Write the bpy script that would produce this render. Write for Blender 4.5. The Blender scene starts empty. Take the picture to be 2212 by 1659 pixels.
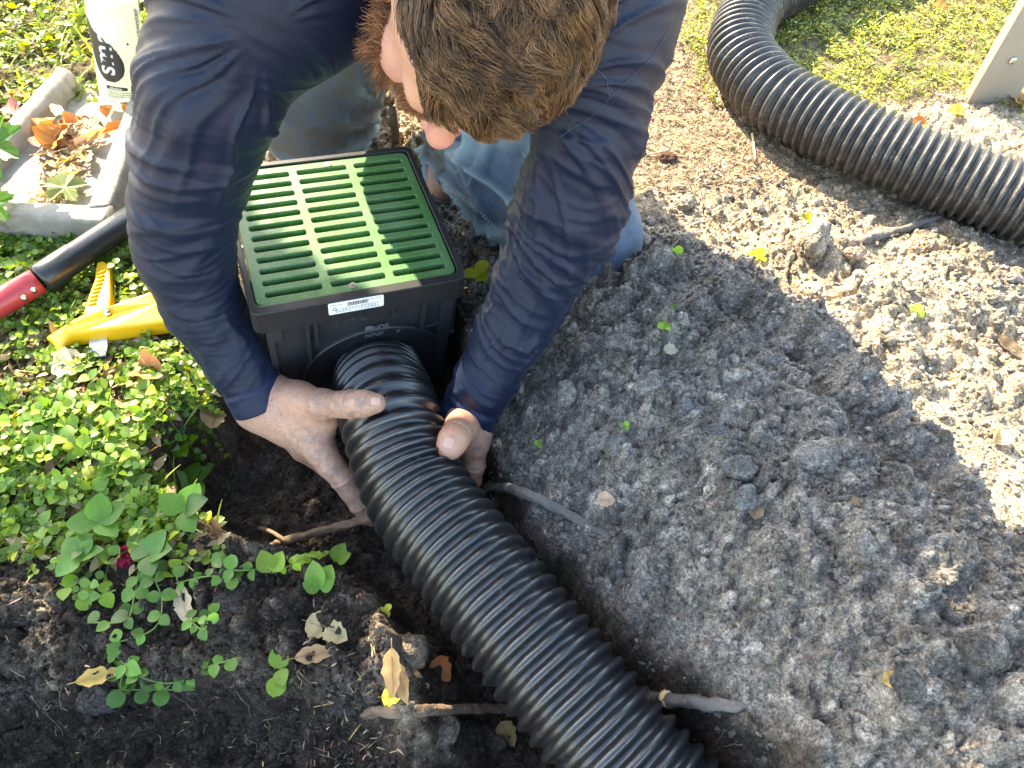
import bpy, math, numpy as np
from mathutils import Vector, Matrix
R = math.radians
sc = bpy.context.scene
C = sc.collection
# ---------------------------------------------------------------- camera, sky, sun, exposure
F = 1609.0; CX, CY = 1106.0, 829.5; H = 0.83; PITCH = R(56)
cam = bpy.data.objects.new('camera', bpy.data.cameras.new('camera')); C.objects.link(cam)
cam.data.sensor_width = 36; cam.data.lens = 36 * F / 2212; cam.data.clip_start = .02; cam.data.clip_end = 500
cam.location = (0, 0, H); cam.rotation_euler = (math.pi/2 - PITCH, 0, 0); sc.camera = cam
SUN = np.array([.72, -1.02, -1.0]); SUN /= np.linalg.norm(SUN)          # the way the light travels
w = bpy.data.worlds.new('World'); sc.world = w; w.use_nodes = True
nt = w.node_tree; nt.nodes.clear()
sky = nt.nodes.new('ShaderNodeTexSky'); sky.sky_type = 'NISHITA'; sky.sun_disc = False
el = math.asin(-SUN[2]); az = math.atan2(-SUN[0], -SUN[1])
sky.sun_elevation = el; sky.sun_rotation = az
bg = nt.nodes.new('ShaderNodeBackground'); bg.inputs['Strength'].default_value = .15
wo = nt.nodes.new('ShaderNodeOutputWorld')
nt.links.new(sky.outputs[0], bg.inputs[0]); nt.links.new(bg.outputs[0], wo.inputs[0])
sun = bpy.data.lights.new('sun', 'SUN'); sun.energy = 3.3; sun.angle = R(.55); sun.color = (1, .93, .80)
so = bpy.data.objects.new('sun', sun); C.objects.link(so)
so.rotation_euler = Vector(SUN).to_track_quat('-Z', 'Y').to_euler(); so.location = (-3, 4, 4)
sc.view_settings.view_transform = 'Standard'; sc.view_settings.look = 'None'; sc.view_settings.gamma = 1
sc.view_settings.exposure = 2.92
sc.view_settings.use_white_balance = True; sc.view_settings.white_balance_temperature = 7900; sc.view_settings.white_balance_tint = 8
sc.cycles.max_bounces = 8; sc.cycles.transparent_max_bounces = 12; sc.cycles.use_denoising = True
FW = np.array([0, math.cos(PITCH), -math.sin(PITCH)]); DN = np.array([0, -math.sin(PITCH), -math.cos(PITCH)]); RT = np.array([1., 0, 0])
def U(px, py, d):                                   # a point of the place, d metres deep
    return np.array([0, 0, H]) + d*(FW + (px-CX)/F*RT + (py-CY)/F*DN)
def G(px, py, z=0.):
    r = FW + (px-CX)/F*RT + (py-CY)/F*DN
    return np.array([0, 0, H]) + r*((z-H)/r[2])
rng = np.random.default_rng(7)

# ---------------------------------------------------------------- mesh helpers
def mk(name, v, f, mat=None, parent=None, smooth=True, col=None):
    v = np.asarray(v, np.float32).reshape(-1, 3)
    me = bpy.data.meshes.new(name)
    if isinstance(f, np.ndarray):
        n, k = f.shape
        me.vertices.add(len(v)); me.vertices.foreach_set('co', v.ravel())
        me.loops.add(n*k); me.loops.foreach_set('vertex_index', f.astype(np.int32).ravel())
        me.polygons.add(n); me.polygons.foreach_set('loop_start', np.arange(0, n*k, k, dtype=np.int32))
        me.update(calc_edges=True)
    else:
        me.from_pydata(v.tolist(), [], [list(map(int, q)) for q in f])
    if col is not None:
        a = me.color_attributes.new('col', 'FLOAT_COLOR', 'POINT')
        c = np.ones((len(v), 4), np.float32); c[:, :3] = col; a.data.foreach_set('color', c.ravel())
    if smooth: me.shade_smooth()
    o = bpy.data.objects.new(name, me); C.objects.link(o)
    if mat: me.materials.append(mat)
    if parent: o.parent = parent
    return o
def tag(o, label=None, cat=None, group=None, kind=None):
    for k, x in (('label', label), ('category', cat), ('group', group), ('kind', kind)):
        if x: o[k] = x
    return o
def empty(name, loc, label, cat, group=None):
    o = bpy.data.objects.new(name, None); C.objects.link(o); o.empty_display_size = .02
    o.location = Vector([float(q) for q in loc]); return tag(o, label, cat, group)
def child(o, parent):                               # keep world place
    o.parent = parent; o.matrix_parent_inverse = Matrix.Translation(parent.location).inverted(); return o
class MB:
    def __init__(s): s.v = []; s.f = []; s.n = 0
    def add(s, v, f):
        v = np.asarray(v, float); s.v.append(v); s.f += [[int(i)+s.n for i in q] for q in f]; s.n += len(v)
    def build(s, name, mat, parent=None, smooth=False, bevel=0):
        o = mk(name, np.concatenate(s.v), s.f, mat, parent, smooth)
        if bevel:
            m = o.modifiers.new('b', 'BEVEL'); m.width = bevel; m.segments = 2; m.limit_method = 'ANGLE'
        return o
BF = [(0,3,2,1),(4,5,6,7),(0,1,5,4),(1,2,6,5),(2,3,7,6),(3,0,4,7)]
def box(c, s):
    c = np.array(c, float); s = np.array(s, float)/2
    return [c+s*np.array(q) for q in ((-1,-1,-1),(1,-1,-1),(1,1,-1),(-1,1,-1),(-1,-1,1),(1,-1,1),(1,1,1),(-1,1,1))], BF
def frames(P):
    P = np.asarray(P, float); T = np.gradient(P, axis=0); T /= np.linalg.norm(T, axis=1)[:, None]
    up = np.array([0, 0, 1.]) if abs(T[0][2]) < .9 else np.array([1., 0, 0])
    N = np.zeros_like(P); n = up - T[0]*(up@T[0]); N[0] = n/np.linalg.norm(n)
    for i in range(1, len(P)):
        n = N[i-1] - T[i]*(N[i-1]@T[i]); N[i] = n/np.linalg.norm(n)
    return T, N, np.cross(T, N)
def tube(P, rad, seg=24, cap=True, rf=None):
    P = np.asarray(P, float); n = len(P); rad = np.broadcast_to(np.asarray(rad, float), (n,))
    T, N, B = frames(P); a = np.linspace(0, 2*np.pi, seg, endpoint=False)
    rr = rad[:, None]*np.ones((1, seg))
    if rf is not None: rr = rr*rf(np.arange(n)[:, None], a[None, :])
    V = P[:, None] + rr[..., None]*(np.cos(a)[None, :, None]*N[:, None] + np.sin(a)[None, :, None]*B[:, None])
    V = V.reshape(-1, 3)
    i = np.arange(n-1)[:, None]*seg; j = np.arange(seg)[None, :]; k = (j+1) % seg
    f = np.stack([i+j, i+k, i+seg+k, i+seg+j], -1).reshape(-1, 4)
    if cap:
        V = np.concatenate([V, P[:1], P[-1:]]); a0, b0 = n*seg, n*seg+1
        jj = np.arange(seg); kk = (jj+1) % seg
        f = np.concatenate([f, np.stack([kk, jj, np.full(seg, a0), np.full(seg, a0)], -1), np.stack([jj+(n-1)*seg, kk+(n-1)*seg, np.full(seg, b0), np.full(seg, b0)], -1)])
        return V, [tuple(dict.fromkeys(q)) for q in f.tolist()]
    return V, f
def spline(P, n):
    P = np.asarray(P, float)
    if len(P) == 2: return P[0]+np.linspace(0, 1, n)[:, None]*(P[1]-P[0])
    Q = np.concatenate([2*P[:1]-P[1:2], P, 2*P[-1:]-P[-2:-1]]); out = []
    u = np.linspace(0, len(P)-1-1e-9, n)
    for t in u:
        i = int(t); s = t-i; a, b, c, d = Q[i:i+4]
        out.append(.5*((2*b)+(-a+c)*s+(2*a-5*b+4*c-d)*s*s+(-a+3*b-3*c+d)*s**3))
    out = np.array(out)
    L = np.concatenate([[0], np.cumsum(np.linalg.norm(np.diff(out[:, :3], axis=0), axis=1))]); w_ = np.linspace(0, L[-1], n)
    return np.stack([np.interp(w_, L, out[:, k]) for k in range(out.shape[1])], -1)

# ---------------------------------------------------------------- noise
def _h(ix, iy, iz=0, s=0):
    n = (ix.astype(np.int64)*374761393 + iy.astype(np.int64)*668265263 + np.int64(1)*iz*2147483647 + s*974634777) & 0xffffffff
    n = ((n ^ (n >> 13))*1274126177) & 0xffffffff
    n = ((n ^ (n >> 16))*2246822519) & 0xffffffff
    return ((n ^ (n >> 15)) & 0xffffff)/float(0xffffff)
def vn2(x, y, s=0):
    ix = np.floor(x); iy = np.floor(y); fx = x-ix; fy = y-iy
    ux = fx*fx*fx*(fx*(fx*6-15)+10); uy = fy*fy*fy*(fy*(fy*6-15)+10)
    a = _h(ix, iy, 0, s); b = _h(ix+1, iy, 0, s); c = _h(ix, iy+1, 0, s); d = _h(ix+1, iy+1, 0, s)
    return (a+(b-a)*ux)*(1-uy)+(c+(d-c)*ux)*uy
def vn3(p, s=0):
    i = np.floor(p); f = p-i; u = f*f*(3-2*f); iz = i[..., 2].astype(np.int64); out = 0
    for dz in (0, 1):
        wz = u[..., 2] if dz else 1-u[..., 2]
        for dy in (0, 1):
            wy = u[..., 1] if dy else 1-u[..., 1]
            for dx in (0, 1):
                wx = u[..., 0] if dx else 1-u[..., 0]
                out = out + _h(i[..., 0]+dx, i[..., 1]+dy, iz+dz, s)*wx*wy*wz
    return out
def fbm2(x, y, o=4, s=0, g=.5):
    t = 0; a = 1; n = 0
    for k in range(o):
        t = t+a*(vn2(x*2**k+17*k, y*2**k-9*k, s+k)-.5)*2; n += a; a *= g
    return t/n
def fbm3(p, o=3, s=0):
    t = 0; a = 1; n = 0
    for k in range(o): t = t+a*(vn3(p*2**k+13*k, s+k)-.5)*2; n += a; a *= .5
    return t/n
def crumbs(x, y, cell, lo, hi, s=0, dens=1., tone=False):       # union of little rounded lumps, height in metres
    u = x/cell; v = y/cell; ix = np.floor(u); iy = np.floor(v); best = np.zeros_like(x); tn = np.full(x.shape, .5)
    for dx in (-1, 0, 1):
        for dy in (-1, 0, 1):
            cx = ix+dx; cy = iy+dy
            px = cx+_h(cx, cy, 0, s); py = cy+_h(cx, cy, 1, s)
            r = lo+(hi-lo)*_h(cx, cy, 2, s)**2; e = .6+.8*_h(cx, cy, 4, s)
            on = _h(cx, cy, 3, s) < dens
            q = 1-((u-px)**2*e+(v-py)**2/e)*cell*cell/(r*r)
            hh = np.where(on, np.sqrt(np.maximum(q, 0))*r, 0)
            if tone: tn = np.where(hh > best, _h(cx, cy, 5, s), tn)
            best = np.maximum(best, hh)
    return tn if tone else best
def sstep(a, b, x):
    t = np.clip((x-a)/(b-a), 0, 1); return t*t*(3-2*t)
def polydist(x, y, poly):                           # negative inside
    poly = np.asarray(poly, float)[:, :2]; d = np.full(x.shape, 1e9); ins = np.zeros(x.shape, bool)
    for i in range(len(poly)):
        a = poly[i]; b = poly[(i+1) % len(poly)]; e = b-a; t = np.clip(((x-a[0])*e[0]+(y-a[1])*e[1])/(e@e), 0, 1)
        d = np.minimum(d, np.hypot(x-a[0]-t*e[0], y-a[1]-t*e[1]))
        c = ((a[1] > y) != (b[1] > y)) & (x < (b[0]-a[0])*(y-a[1])/((b[1]-a[1]) if b[1] != a[1] else 1e-12)+a[0])
        ins ^= c
    return np.where(ins, -d, d)
def linedist(x, y, pts):
    pts = np.asarray(pts, float); d = np.full(x.shape, 1e9); hh = np.zeros(x.shape)
    for i in range(len(pts)-1):
        a = pts[i]; b = pts[i+1]; e = (b-a)[:2]; t = np.clip(((x-a[0])*e[0]+(y-a[1])*e[1])/(e@e), 0, 1)
        q = np.hypot(x-a[0]-t*e[0], y-a[1]-t*e[1]); hh = np.where(q < d, a[2]+t*(b[2]-a[2]), hh); d = np.minimum(d, q)
    return d, hh

# ---------------------------------------------------------------- materials
def newmat(name):
    m = bpy.data.materials.new(name); m.use_nodes = True; n = m.node_tree
    return m, n, n.nodes['Principled BSDF']
def nd(n, t, **k):
    x = n.nodes.new(t)
    for a, b in k.items():
        if a in x.inputs: x.inputs[a].default_value = b
        else: setattr(x, a, b)
    return x
def mixc(n, fac, a, b, mode='MIX'):
    m = n.nodes.new('ShaderNodeMix'); m.data_type = 'RGBA'; m.blend_type = mode
    for i, q in ((0, fac), (6, a), (7, b)):
        if isinstance(q, bpy.types.NodeSocket): n.links.new(q, m.inputs[i])
        elif i == 0: m.inputs[0].default_value = q
        else: m.inputs[i].default_value = (*q, 1)
    return m.outputs[2]
def ramp(n, src, stops):
    r = n.nodes.new('ShaderNodeValToRGB'); n.links.new(src, r.inputs[0]); e = r.color_ramp.elements
    while len(e) < len(stops): e.new(.5)
    for q, (p, c) in zip(e, stops):
        q.position = p; q.color = (*((c,)*3 if not hasattr(c, '__len__') else c), 1)
    return r.outputs[0]
def noise(n, scale, detail=4, rough=.55, coord='Object', dist=0, stretch=None, voro=False):
    tc = n.nodes.new('ShaderNodeTexCoord'); src = tc.outputs[coord]
    if stretch:
        mp = n.nodes.new('ShaderNodeMapping'); mp.inputs['Scale'].default_value = stretch; n.links.new(src, mp.inputs[0]); src = mp.outputs[0]
    t = n.nodes.new('ShaderNodeTexVoronoi' if voro else 'ShaderNodeTexNoise'); t.inputs['Scale'].default_value = scale
    if not voro: t.inputs['Detail'].default_value = detail; t.inputs['Roughness'].default_value = rough; t.inputs['Distortion'].default_value = dist
    n.links.new(src, t.inputs['Vector']); return t.outputs[0]
def bump(n, b, src, dist, strength=1., prev=None):
    q = n.nodes.new('ShaderNodeBump'); q.inputs['Distance'].default_value = dist; q.inputs['Strength'].default_value = strength
    n.links.new(src, q.inputs['Height'])
    if prev: n.links.new(prev, q.inputs['Normal'])
    if b: n.links.new(q.outputs[0], b.inputs['Normal'])
    return q.outputs[0]
def vcol(n):
    a = n.nodes.new('ShaderNodeVertexColor'); a.layer_name = 'col'; return a.outputs[0]
def plain(name, col, rough=.6, metal=0, vary=.25, scale=60, bmp=0, spec=.5, dirt=None, dirtcol=(.2, .17, .14), dscale=90, dthr=(.6, .68)):
    m, n, b = newmat(name); b.inputs['Roughness'].default_value = rough; b.inputs['Metallic'].default_value = metal
    b.inputs['Specular IOR Level'].default_value = spec
    c = mixc(n, noise(n, scale, 5), tuple(q*(1-vary) for q in col), tuple(min(1, q*(1+vary)) for q in col))
    if dirt:
        msk = ramp(n, noise(n, dscale, 6, .7), [(dthr[0], 0), (dthr[1], 1)])
        big = ramp(n, noise(n, dscale*.12, 3), [(.45, 0), (.62, 1)])
        mm = n.nodes.new('ShaderNodeMath'); mm.operation = 'MULTIPLY'; n.links.new(msk, mm.inputs[0]); n.links.new(big, mm.inputs[1])
        m2 = n.nodes.new('ShaderNodeMath'); m2.operation = 'MULTIPLY'; m2.inputs[1].default_value = dirt; n.links.new(mm.outputs[0], m2.inputs[0])
        c = mixc(n, m2.outputs[0], c, dirtcol)
    n.links.new(c, b.inputs['Base Color'])
    if bmp: bump(n, b, noise(n, scale*3, 4), bmp)
    return m
def leafmat(name, vc=True, col=(.1, .2, .03), trans=.45, rough=.42):
    m, n, b = newmat(name); b.inputs['Roughness'].default_value = rough
    base = vcol(n) if vc else None
    nz = noise(n, 220, 3)
    c = mixc(n, nz, (.72, .75, .7), (1.15, 1.15, 1.1))
    c = mixc(n, 1., base if vc else col, c, 'MULTIPLY')
    n.links.new(c, b.inputs['Base Color'])
    t = n.nodes.new('ShaderNodeBsdfTranslucent'); n.links.new(mixc(n, 1., c, (1.5, 1.35, .55), 'MULTIPLY'), t.inputs[0])
    x = n.nodes.new('ShaderNodeMixShader'); x.inputs[0].default_value = trans
    out = n.nodes['Material Output']; n.links.new(b.outputs[0], x.inputs[1]); n.links.new(t.outputs[0], x.inputs[2]); n.links.new(x.outputs[0], out.inputs[0])
    bump(n, b, noise(n, 500, 2), .0004)
    return m
M = {}
# soil: colour zones come from the ground itself, grain from fine noise
m, n, b = newmat('soil'); b.inputs['Roughness'].default_value = .95; b.inputs['Specular IOR Level'].default_value = .15
g1 = ramp(n, noise(n, 420, 5, .75), [(.3, .35), (.5, .95), (.72, 1.9)])
g2 = ramp(n, noise(n, 120, 5, .7), [(.3, .55), (.52, 1.), (.72, 1.5)]); g3 = ramp(n, noise(n, 30, 4, .6), [(.3, .75), (.7, 1.25)])
c = mixc(n, 1., mixc(n, 1., mixc(n, 1., vcol(n), g1, 'MULTIPLY'), g2, 'MULTIPLY'), g3, 'MULTIPLY'); n.links.new(c, b.inputs['Base Color'])
p = bump(n, None, noise(n, 900, 4, .7), .0018); p = bump(n, None, noise(n, 330, 1, voro=True), -.0030, .9, p); p = bump(n, None, noise(n, 200, 1, voro=True), -.0040, .8, p); bump(n, b, noise(n, 110, 6, .7), .0055, .9, p)
M['soil'] = m
M['clod'] = m
m, n, b = newmat('black_plastic'); b.inputs['Roughness'].default_value = .3; b.inputs['Specular IOR Level'].default_value = .75
dm = ramp(n, noise(n, 160, 7, .75), [(.58, 0), (.70, 1)]); db = ramp(n, noise(n, 14, 4), [(.45, .03), (.68, .8)])
mm = nd(n, 'ShaderNodeMath', operation='MULTIPLY'); n.links.new(dm, mm.inputs[0]); n.links.new(db, mm.inputs[1])
n.links.new(mixc(n, mm.outputs[0], (.010, .011, .013), (.20, .17, .135)), b.inputs['Base Color'])
rr = n.nodes.new('ShaderNodeMath'); rr.operation = 'MULTIPLY_ADD'; n.links.new(mm.outputs[0], rr.inputs[0]); rr.inputs[1].default_value = .5; rr.inputs[2].default_value = .29
n.links.new(rr.outputs[0], b.inputs['Roughness']); bump(n, b, noise(n, 400, 3), .0002)
M['pipe'] = m
M['dusty_pipe'] = plain('dusty_black_plastic', (.035, .034, .033), .42, vary=.3, scale=40, dirt=.9, dirtcol=(.3, .27, .23), dscale=420, dthr=(.5, .66))
M['basin'] = plain('black_basin_plastic', (.022, .023, .026), .45, vary=.3, scale=30, dirt=.9, dirtcol=(.32, .3, .27), dscale=260, dthr=(.62, .68))
M['rim'] = plain('dirty_black_rim', (.013, .014, .016), .45, vary=.3, scale=30, dirt=.8, dirtcol=(.3, .28, .25), dscale=330, dthr=(.60, .68))
m, n, b = newmat('green_plastic'); b.inputs['Roughness'].default_value = .42
sp = ramp(n, noise(n, 300, 6, .7, stretch=(1, 2.2, 1)), [(.42, 0), (.72, 1)])
gc = mixc(n, sp, (.036, .120, .028), (.105, .235, .078)); n.links.new(mixc(n, ramp(n, noise(n, 12, 4), [(.4, 0), (.7, .45)]), gc, (.16, .27, .17)), b.inputs['Base Color'])
bump(n, b, noise(n, 700, 3), .0003); M['green'] = m
M['sticker'] = plain('white_sticker', (.72, .73, .72), .4, vary=.04)
M['ink'] = plain('grey_ink', (.12, .12, .13), .5, vary=.1)
M['faint'] = plain('faint_ink', (.45, .42, .4), .5, vary=.05)
M['screw'] = plain('zinc_screw', (.55, .56, .55), .35, 1, vary=.2)
M['yellow'] = plain('yellow_plastic', (.80, .42, .015), .35, vary=.12, scale=40, dirt=.6, dirtcol=(.25, .17, .06), dscale=120, dthr=(.6, .72))
M['red'] = plain('red_fibreglass', (.42, .035, .04), .33, vary=.2, scale=80, dirt=.6, dirtcol=(.25, .12, .1), dscale=200)
M['socket'] = plain('black_painted_steel', (.03, .033, .035), .3, .3, vary=.3, scale=60, dirt=.7, dirtcol=(.25, .22, .18), dscale=240)
M['steel'] = plain('steel_blade', (.55, .57, .6), .28, .9, vary=.15, scale=90)
M['concrete'] = plain('weathered_concrete', (.28, .245, .195), .85, vary=.45, scale=35, bmp=.0012, dirt=.85, dirtcol=(.12, .09, .06), dscale=45, dthr=(.42, .62))
M['post'] = plain('grey_board', (.25, .22, .17), .7, vary=.12, scale=20, bmp=.0006)
M['root'] = plain('root_bark', (.17, .115, .075), .85, vary=.5, scale=120, bmp=.002, dirt=.7, dirtcol=(.07, .05, .04), dscale=140, dthr=(.45, .6))
M['grey_root'] = plain('sandy_root', (.15, .135, .12), .95, vary=.55, scale=260, bmp=.002)
M['rootlet'] = plain('pale_rootlet', (.30, .22, .15), .8, vary=.4, scale=200)
M['cutwood'] = plain('cut_wood', (.72, .55, .30), .7, vary=.2, scale=200)
M['bark'] = plain('added_tree_bark', (.16, .12, .09), .9, vary=.4, scale=20, bmp=.01)
M['leaf'] = leafmat('green_leaf'); M['dry'] = leafmat('dry_leaf', trans=.2, rough=.6)
M['chip'] = leafmat('mulch_chip', trans=.0, rough=.85)
def skinmat():
    m, n, b = newmat('skin'); b.inputs['Roughness'].default_value = .5
    b.inputs['Subsurface Weight'].default_value = .12; b.inputs['Subsurface Radius'].default_value = (.006, .002, .001); b.inputs['Subsurface Scale'].default_value = .6
    c = mixc(n, noise(n, 30, 4), (.45, .215, .135), (.56, .31, .205))
    at = n.nodes.new('ShaderNodeAttribute'); at.attribute_name = 'col'
    sep = n.nodes.new('ShaderNodeSeparateColor'); n.links.new(at.outputs['Color'], sep.inputs[0])
    c = mixc(n, sep.outputs[1], c, (.60, .25, .19))                      # flushed nose
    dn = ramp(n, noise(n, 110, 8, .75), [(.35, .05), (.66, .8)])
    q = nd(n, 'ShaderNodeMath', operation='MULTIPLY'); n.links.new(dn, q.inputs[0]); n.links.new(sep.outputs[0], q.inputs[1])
    c = mixc(n, q.outputs[0], c, (.115, .098, .088))                       # dirt rubbed in; on the scalp, painted shade among the hair roots
    sp = ramp(n, noise(n, 300, 3, .6), [(.62, 0), (.66, 1)])
    q2 = nd(n, 'ShaderNodeMath', operation='MULTIPLY'); n.links.new(sp, q2.inputs[0]); n.links.new(sep.outputs[2], q2.inputs[1])
    c = mixc(n, q2.outputs[0], c, (.07, .055, .05))                      # grit
    n.links.new(c, b.inputs['Base Color'])
    p = bump(n, None, noise(n, 260, 4, .6), .0006); bump(n, b, noise(n, 900, 2, voro=True), .0003, 1, p); return m
M['skin'] = skinmat()
M['nail'] = plain('fingernail', (.49, .285, .21), .3, vary=.08, scale=60)
def cloth(name, col, rough, sheen, weave, dust=None):
    m, n, b = newmat(name); b.inputs['Roughness'].default_value = rough; b.inputs['Sheen Weight'].default_value = sheen; b.inputs['Sheen Roughness'].default_value = .35
    b.inputs['Specular IOR Level'].default_value = .28
    c = mixc(n, noise(n, 9, 3), tuple(q*.85 for q in col), tuple(q*1.15 for q in col))
    if dust:
        at = n.nodes.new('ShaderNodeAttribute'); at.attribute_name = 'col'; sep = n.nodes.new('ShaderNodeSeparateColor'); n.links.new(at.outputs['Color'], sep.inputs[0])
        sp = ramp(n, noise(n, 420, 5, .75), [(.62, 0), (.74, .8)]); q = nd(n, 'ShaderNodeMath', operation='MULTIPLY'); n.links.new(sp, q.inputs[0]); n.links.new(sep.outputs[0], q.inputs[1])
        c = mixc(n, q.outputs[0], c, (.34, .33, .32))
        c = mixc(n, sep.outputs[1], c, (.010, .020, .07))
    n.links.new(c, b.inputs['Base Color'])
    bump(n, b, noise(n, weave, 2), .0003); return m
M['shirt'] = cloth('navy_jersey', (.0036, .0088, .0265), .48, .05, 1200, True)
m, n, b = newmat('denim'); b.inputs['Roughness'].default_value = .85; b.inputs['Sheen Weight'].default_value = .2
at = n.nodes.new('ShaderNodeAttribute'); at.attribute_name = 'col'; sep = n.nodes.new('ShaderNodeSeparateColor'); n.links.new(at.outputs['Color'], sep.inputs[0])
wv = mixc(n, ramp(n, noise(n, 700, 3, .6, stretch=(1, 1, .3)), [(.35, 0), (.7, 1)]), (.011, .028, .055), (.055, .095, .14))
wv = mixc(n, ramp(n, noise(n, 22, 4), [(.4, 0), (.75, .5)]), wv, (.12, .18, .25))
wv = mixc(n, sep.outputs[1], wv, (.30, .40, .42))
dq = ramp(n, noise(n, 70, 7, .7), [(.3, .25), (.6, 1)]); q = nd(n, 'ShaderNodeMath', operation='MULTIPLY'); n.links.new(dq, q.inputs[0]); n.links.new(sep.outputs[0], q.inputs[1])
n.links.new(mixc(n, q.outputs[0], wv, (.075, .064, .042)), b.inputs['Base Color'])
p = bump(n, None, noise(n, 1100, 2), .0004); bump(n, b, noise(n, 120, 4), .0015, .6, p); M['denim'] = m
M['thread'] = plain('pale_thread', (.45, .45, .38), .8, vary=.1)
def hairmat(name, c0, c1, rough=.35):
    m = bpy.data.materials.new(name); m.use_nodes = True; n = m.node_tree; n.nodes.clear()
    b = n.nodes.new('ShaderNodeBsdfPrincipled'); b.inputs['Roughness'].default_value = rough; b.inputs['Specular IOR Level'].default_value = .5
    ci = n.nodes.new('ShaderNodeHairInfo'); o = n.nodes.new('ShaderNodeOutputMaterial')
    hc_ = mixc(n, 1., mixc(n, ci.outputs['Random'], c0, c1), ramp(n, noise(n, 55, 3, .6), [(.33, .32), (.68, 1.9)]), 'MULTIPLY'); n.links.new(hc_, b.inputs['Base Color'])
    t = n.nodes.new('ShaderNodeBsdfTranslucent'); n.links.new(mixc(n, ci.outputs['Random'], c0, c1), t.inputs[0])
    x = n.nodes.new('ShaderNodeMixShader'); x.inputs[0].default_value = .3; n.links.new(b.outputs[0], x.inputs[1]); n.links.new(t.outputs[0], x.inputs[2])
    n.links.new(x.outputs[0], o.inputs[0]); return m
M['hair'] = hairmat('brown_hair', (.020, .0115, .007), (.24, .13, .058))
M['beard'] = hairmat('red_beard', (.11, .042, .018), (.36, .165, .07))
#--PART2
# ---------------------------------------------------------------- ground
def PZ(l, z=0): return np.array([G(a, b_, z) for a, b_ in l])
PIT = PZ([(470,880),(400,895),(335,960),(345,1060),(430,1125),(530,1185),(640,1200),(750,1235),(815,1310),(835,1390),(860,1480),(885,1560),(930,1760),(1700,1850),(1590,1640),(1480,1530),(1330,1420),(1265,1330),(1180,1220),(1095,1090),(1045,990),(1020,850),(1000,700),(930,560),(560,600),(560,800)], -.02)
GREYZ = PZ([(920,430),(1120,470),(1250,560),(1400,545),(1560,575),(1700,660),(1830,760),(1960,930),(2090,1130),(2230,1310),(2500,1700),(1700,1900),(900,1500),(900,900)])
LOW = PZ([(-250,1480),(60,1455),(250,1440),(430,1452),(560,1470),(700,1500),(860,1560),(960,1780),(-400,1850)], 0)
CREST = np.array([G(1400,560,.04), G(1540,580,.09), G(1680,665,.12), G(1810,780,.14), G(1950,950,.155), G(2080,1150,.165), G(2200,1310,.17), G(2330,1540,.17)])
CREST[:, 2] = (.04, .09, .12, .14, .155, .165, .17, .17)
MID = np.array([G(1160,800,.0), G(1330,880,.03), G(1480,1050,.045), G(1640,1300,.06), G(1850,1560,.07)]); MID[:, 2] = (0, .05, .06, .065, .065)
LAWNL = PZ([(-900,-300),(420,-300),(420,180),(560,520),(620,840),(500,900),(420,905),(345,980),(355,1060),(440,1120),(500,1180),(430,1240),(330,1250),(180,1225),(-200,1240)])
LAWNR = PZ([(1440,-200),(1470,80),(1520,190),(1590,215),(1680,190),(1760,215),(1850,240),(1960,215),(2060,200),(2240,240),(2700,300),(2700,-400)])
MULCH = PZ([(1400,60),(1500,130),(1600,260),(1700,330),(1800,380),(1560,430),(1380,420),(1350,300)])
SANDP = PZ([(1880,920),(2080,870),(2400,900),(2500,1500),(2230,1310),(2080,1120),(1950,960)])
BLOCK = PZ([(-200,1230),(430,1200),(560,1190),(760,1240),(840,1400),(860,1560),(700,1500),(430,1460),(-200,1480)])
FLK = [PZ([(845,1375),(925,1380),(925,1440),(900,1500),(1000,1650),(930,1660),(860,1500)], -.03), PZ([(55,1270),(95,1290),(130,1420),(120,1500),(70,1400)])]
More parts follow.
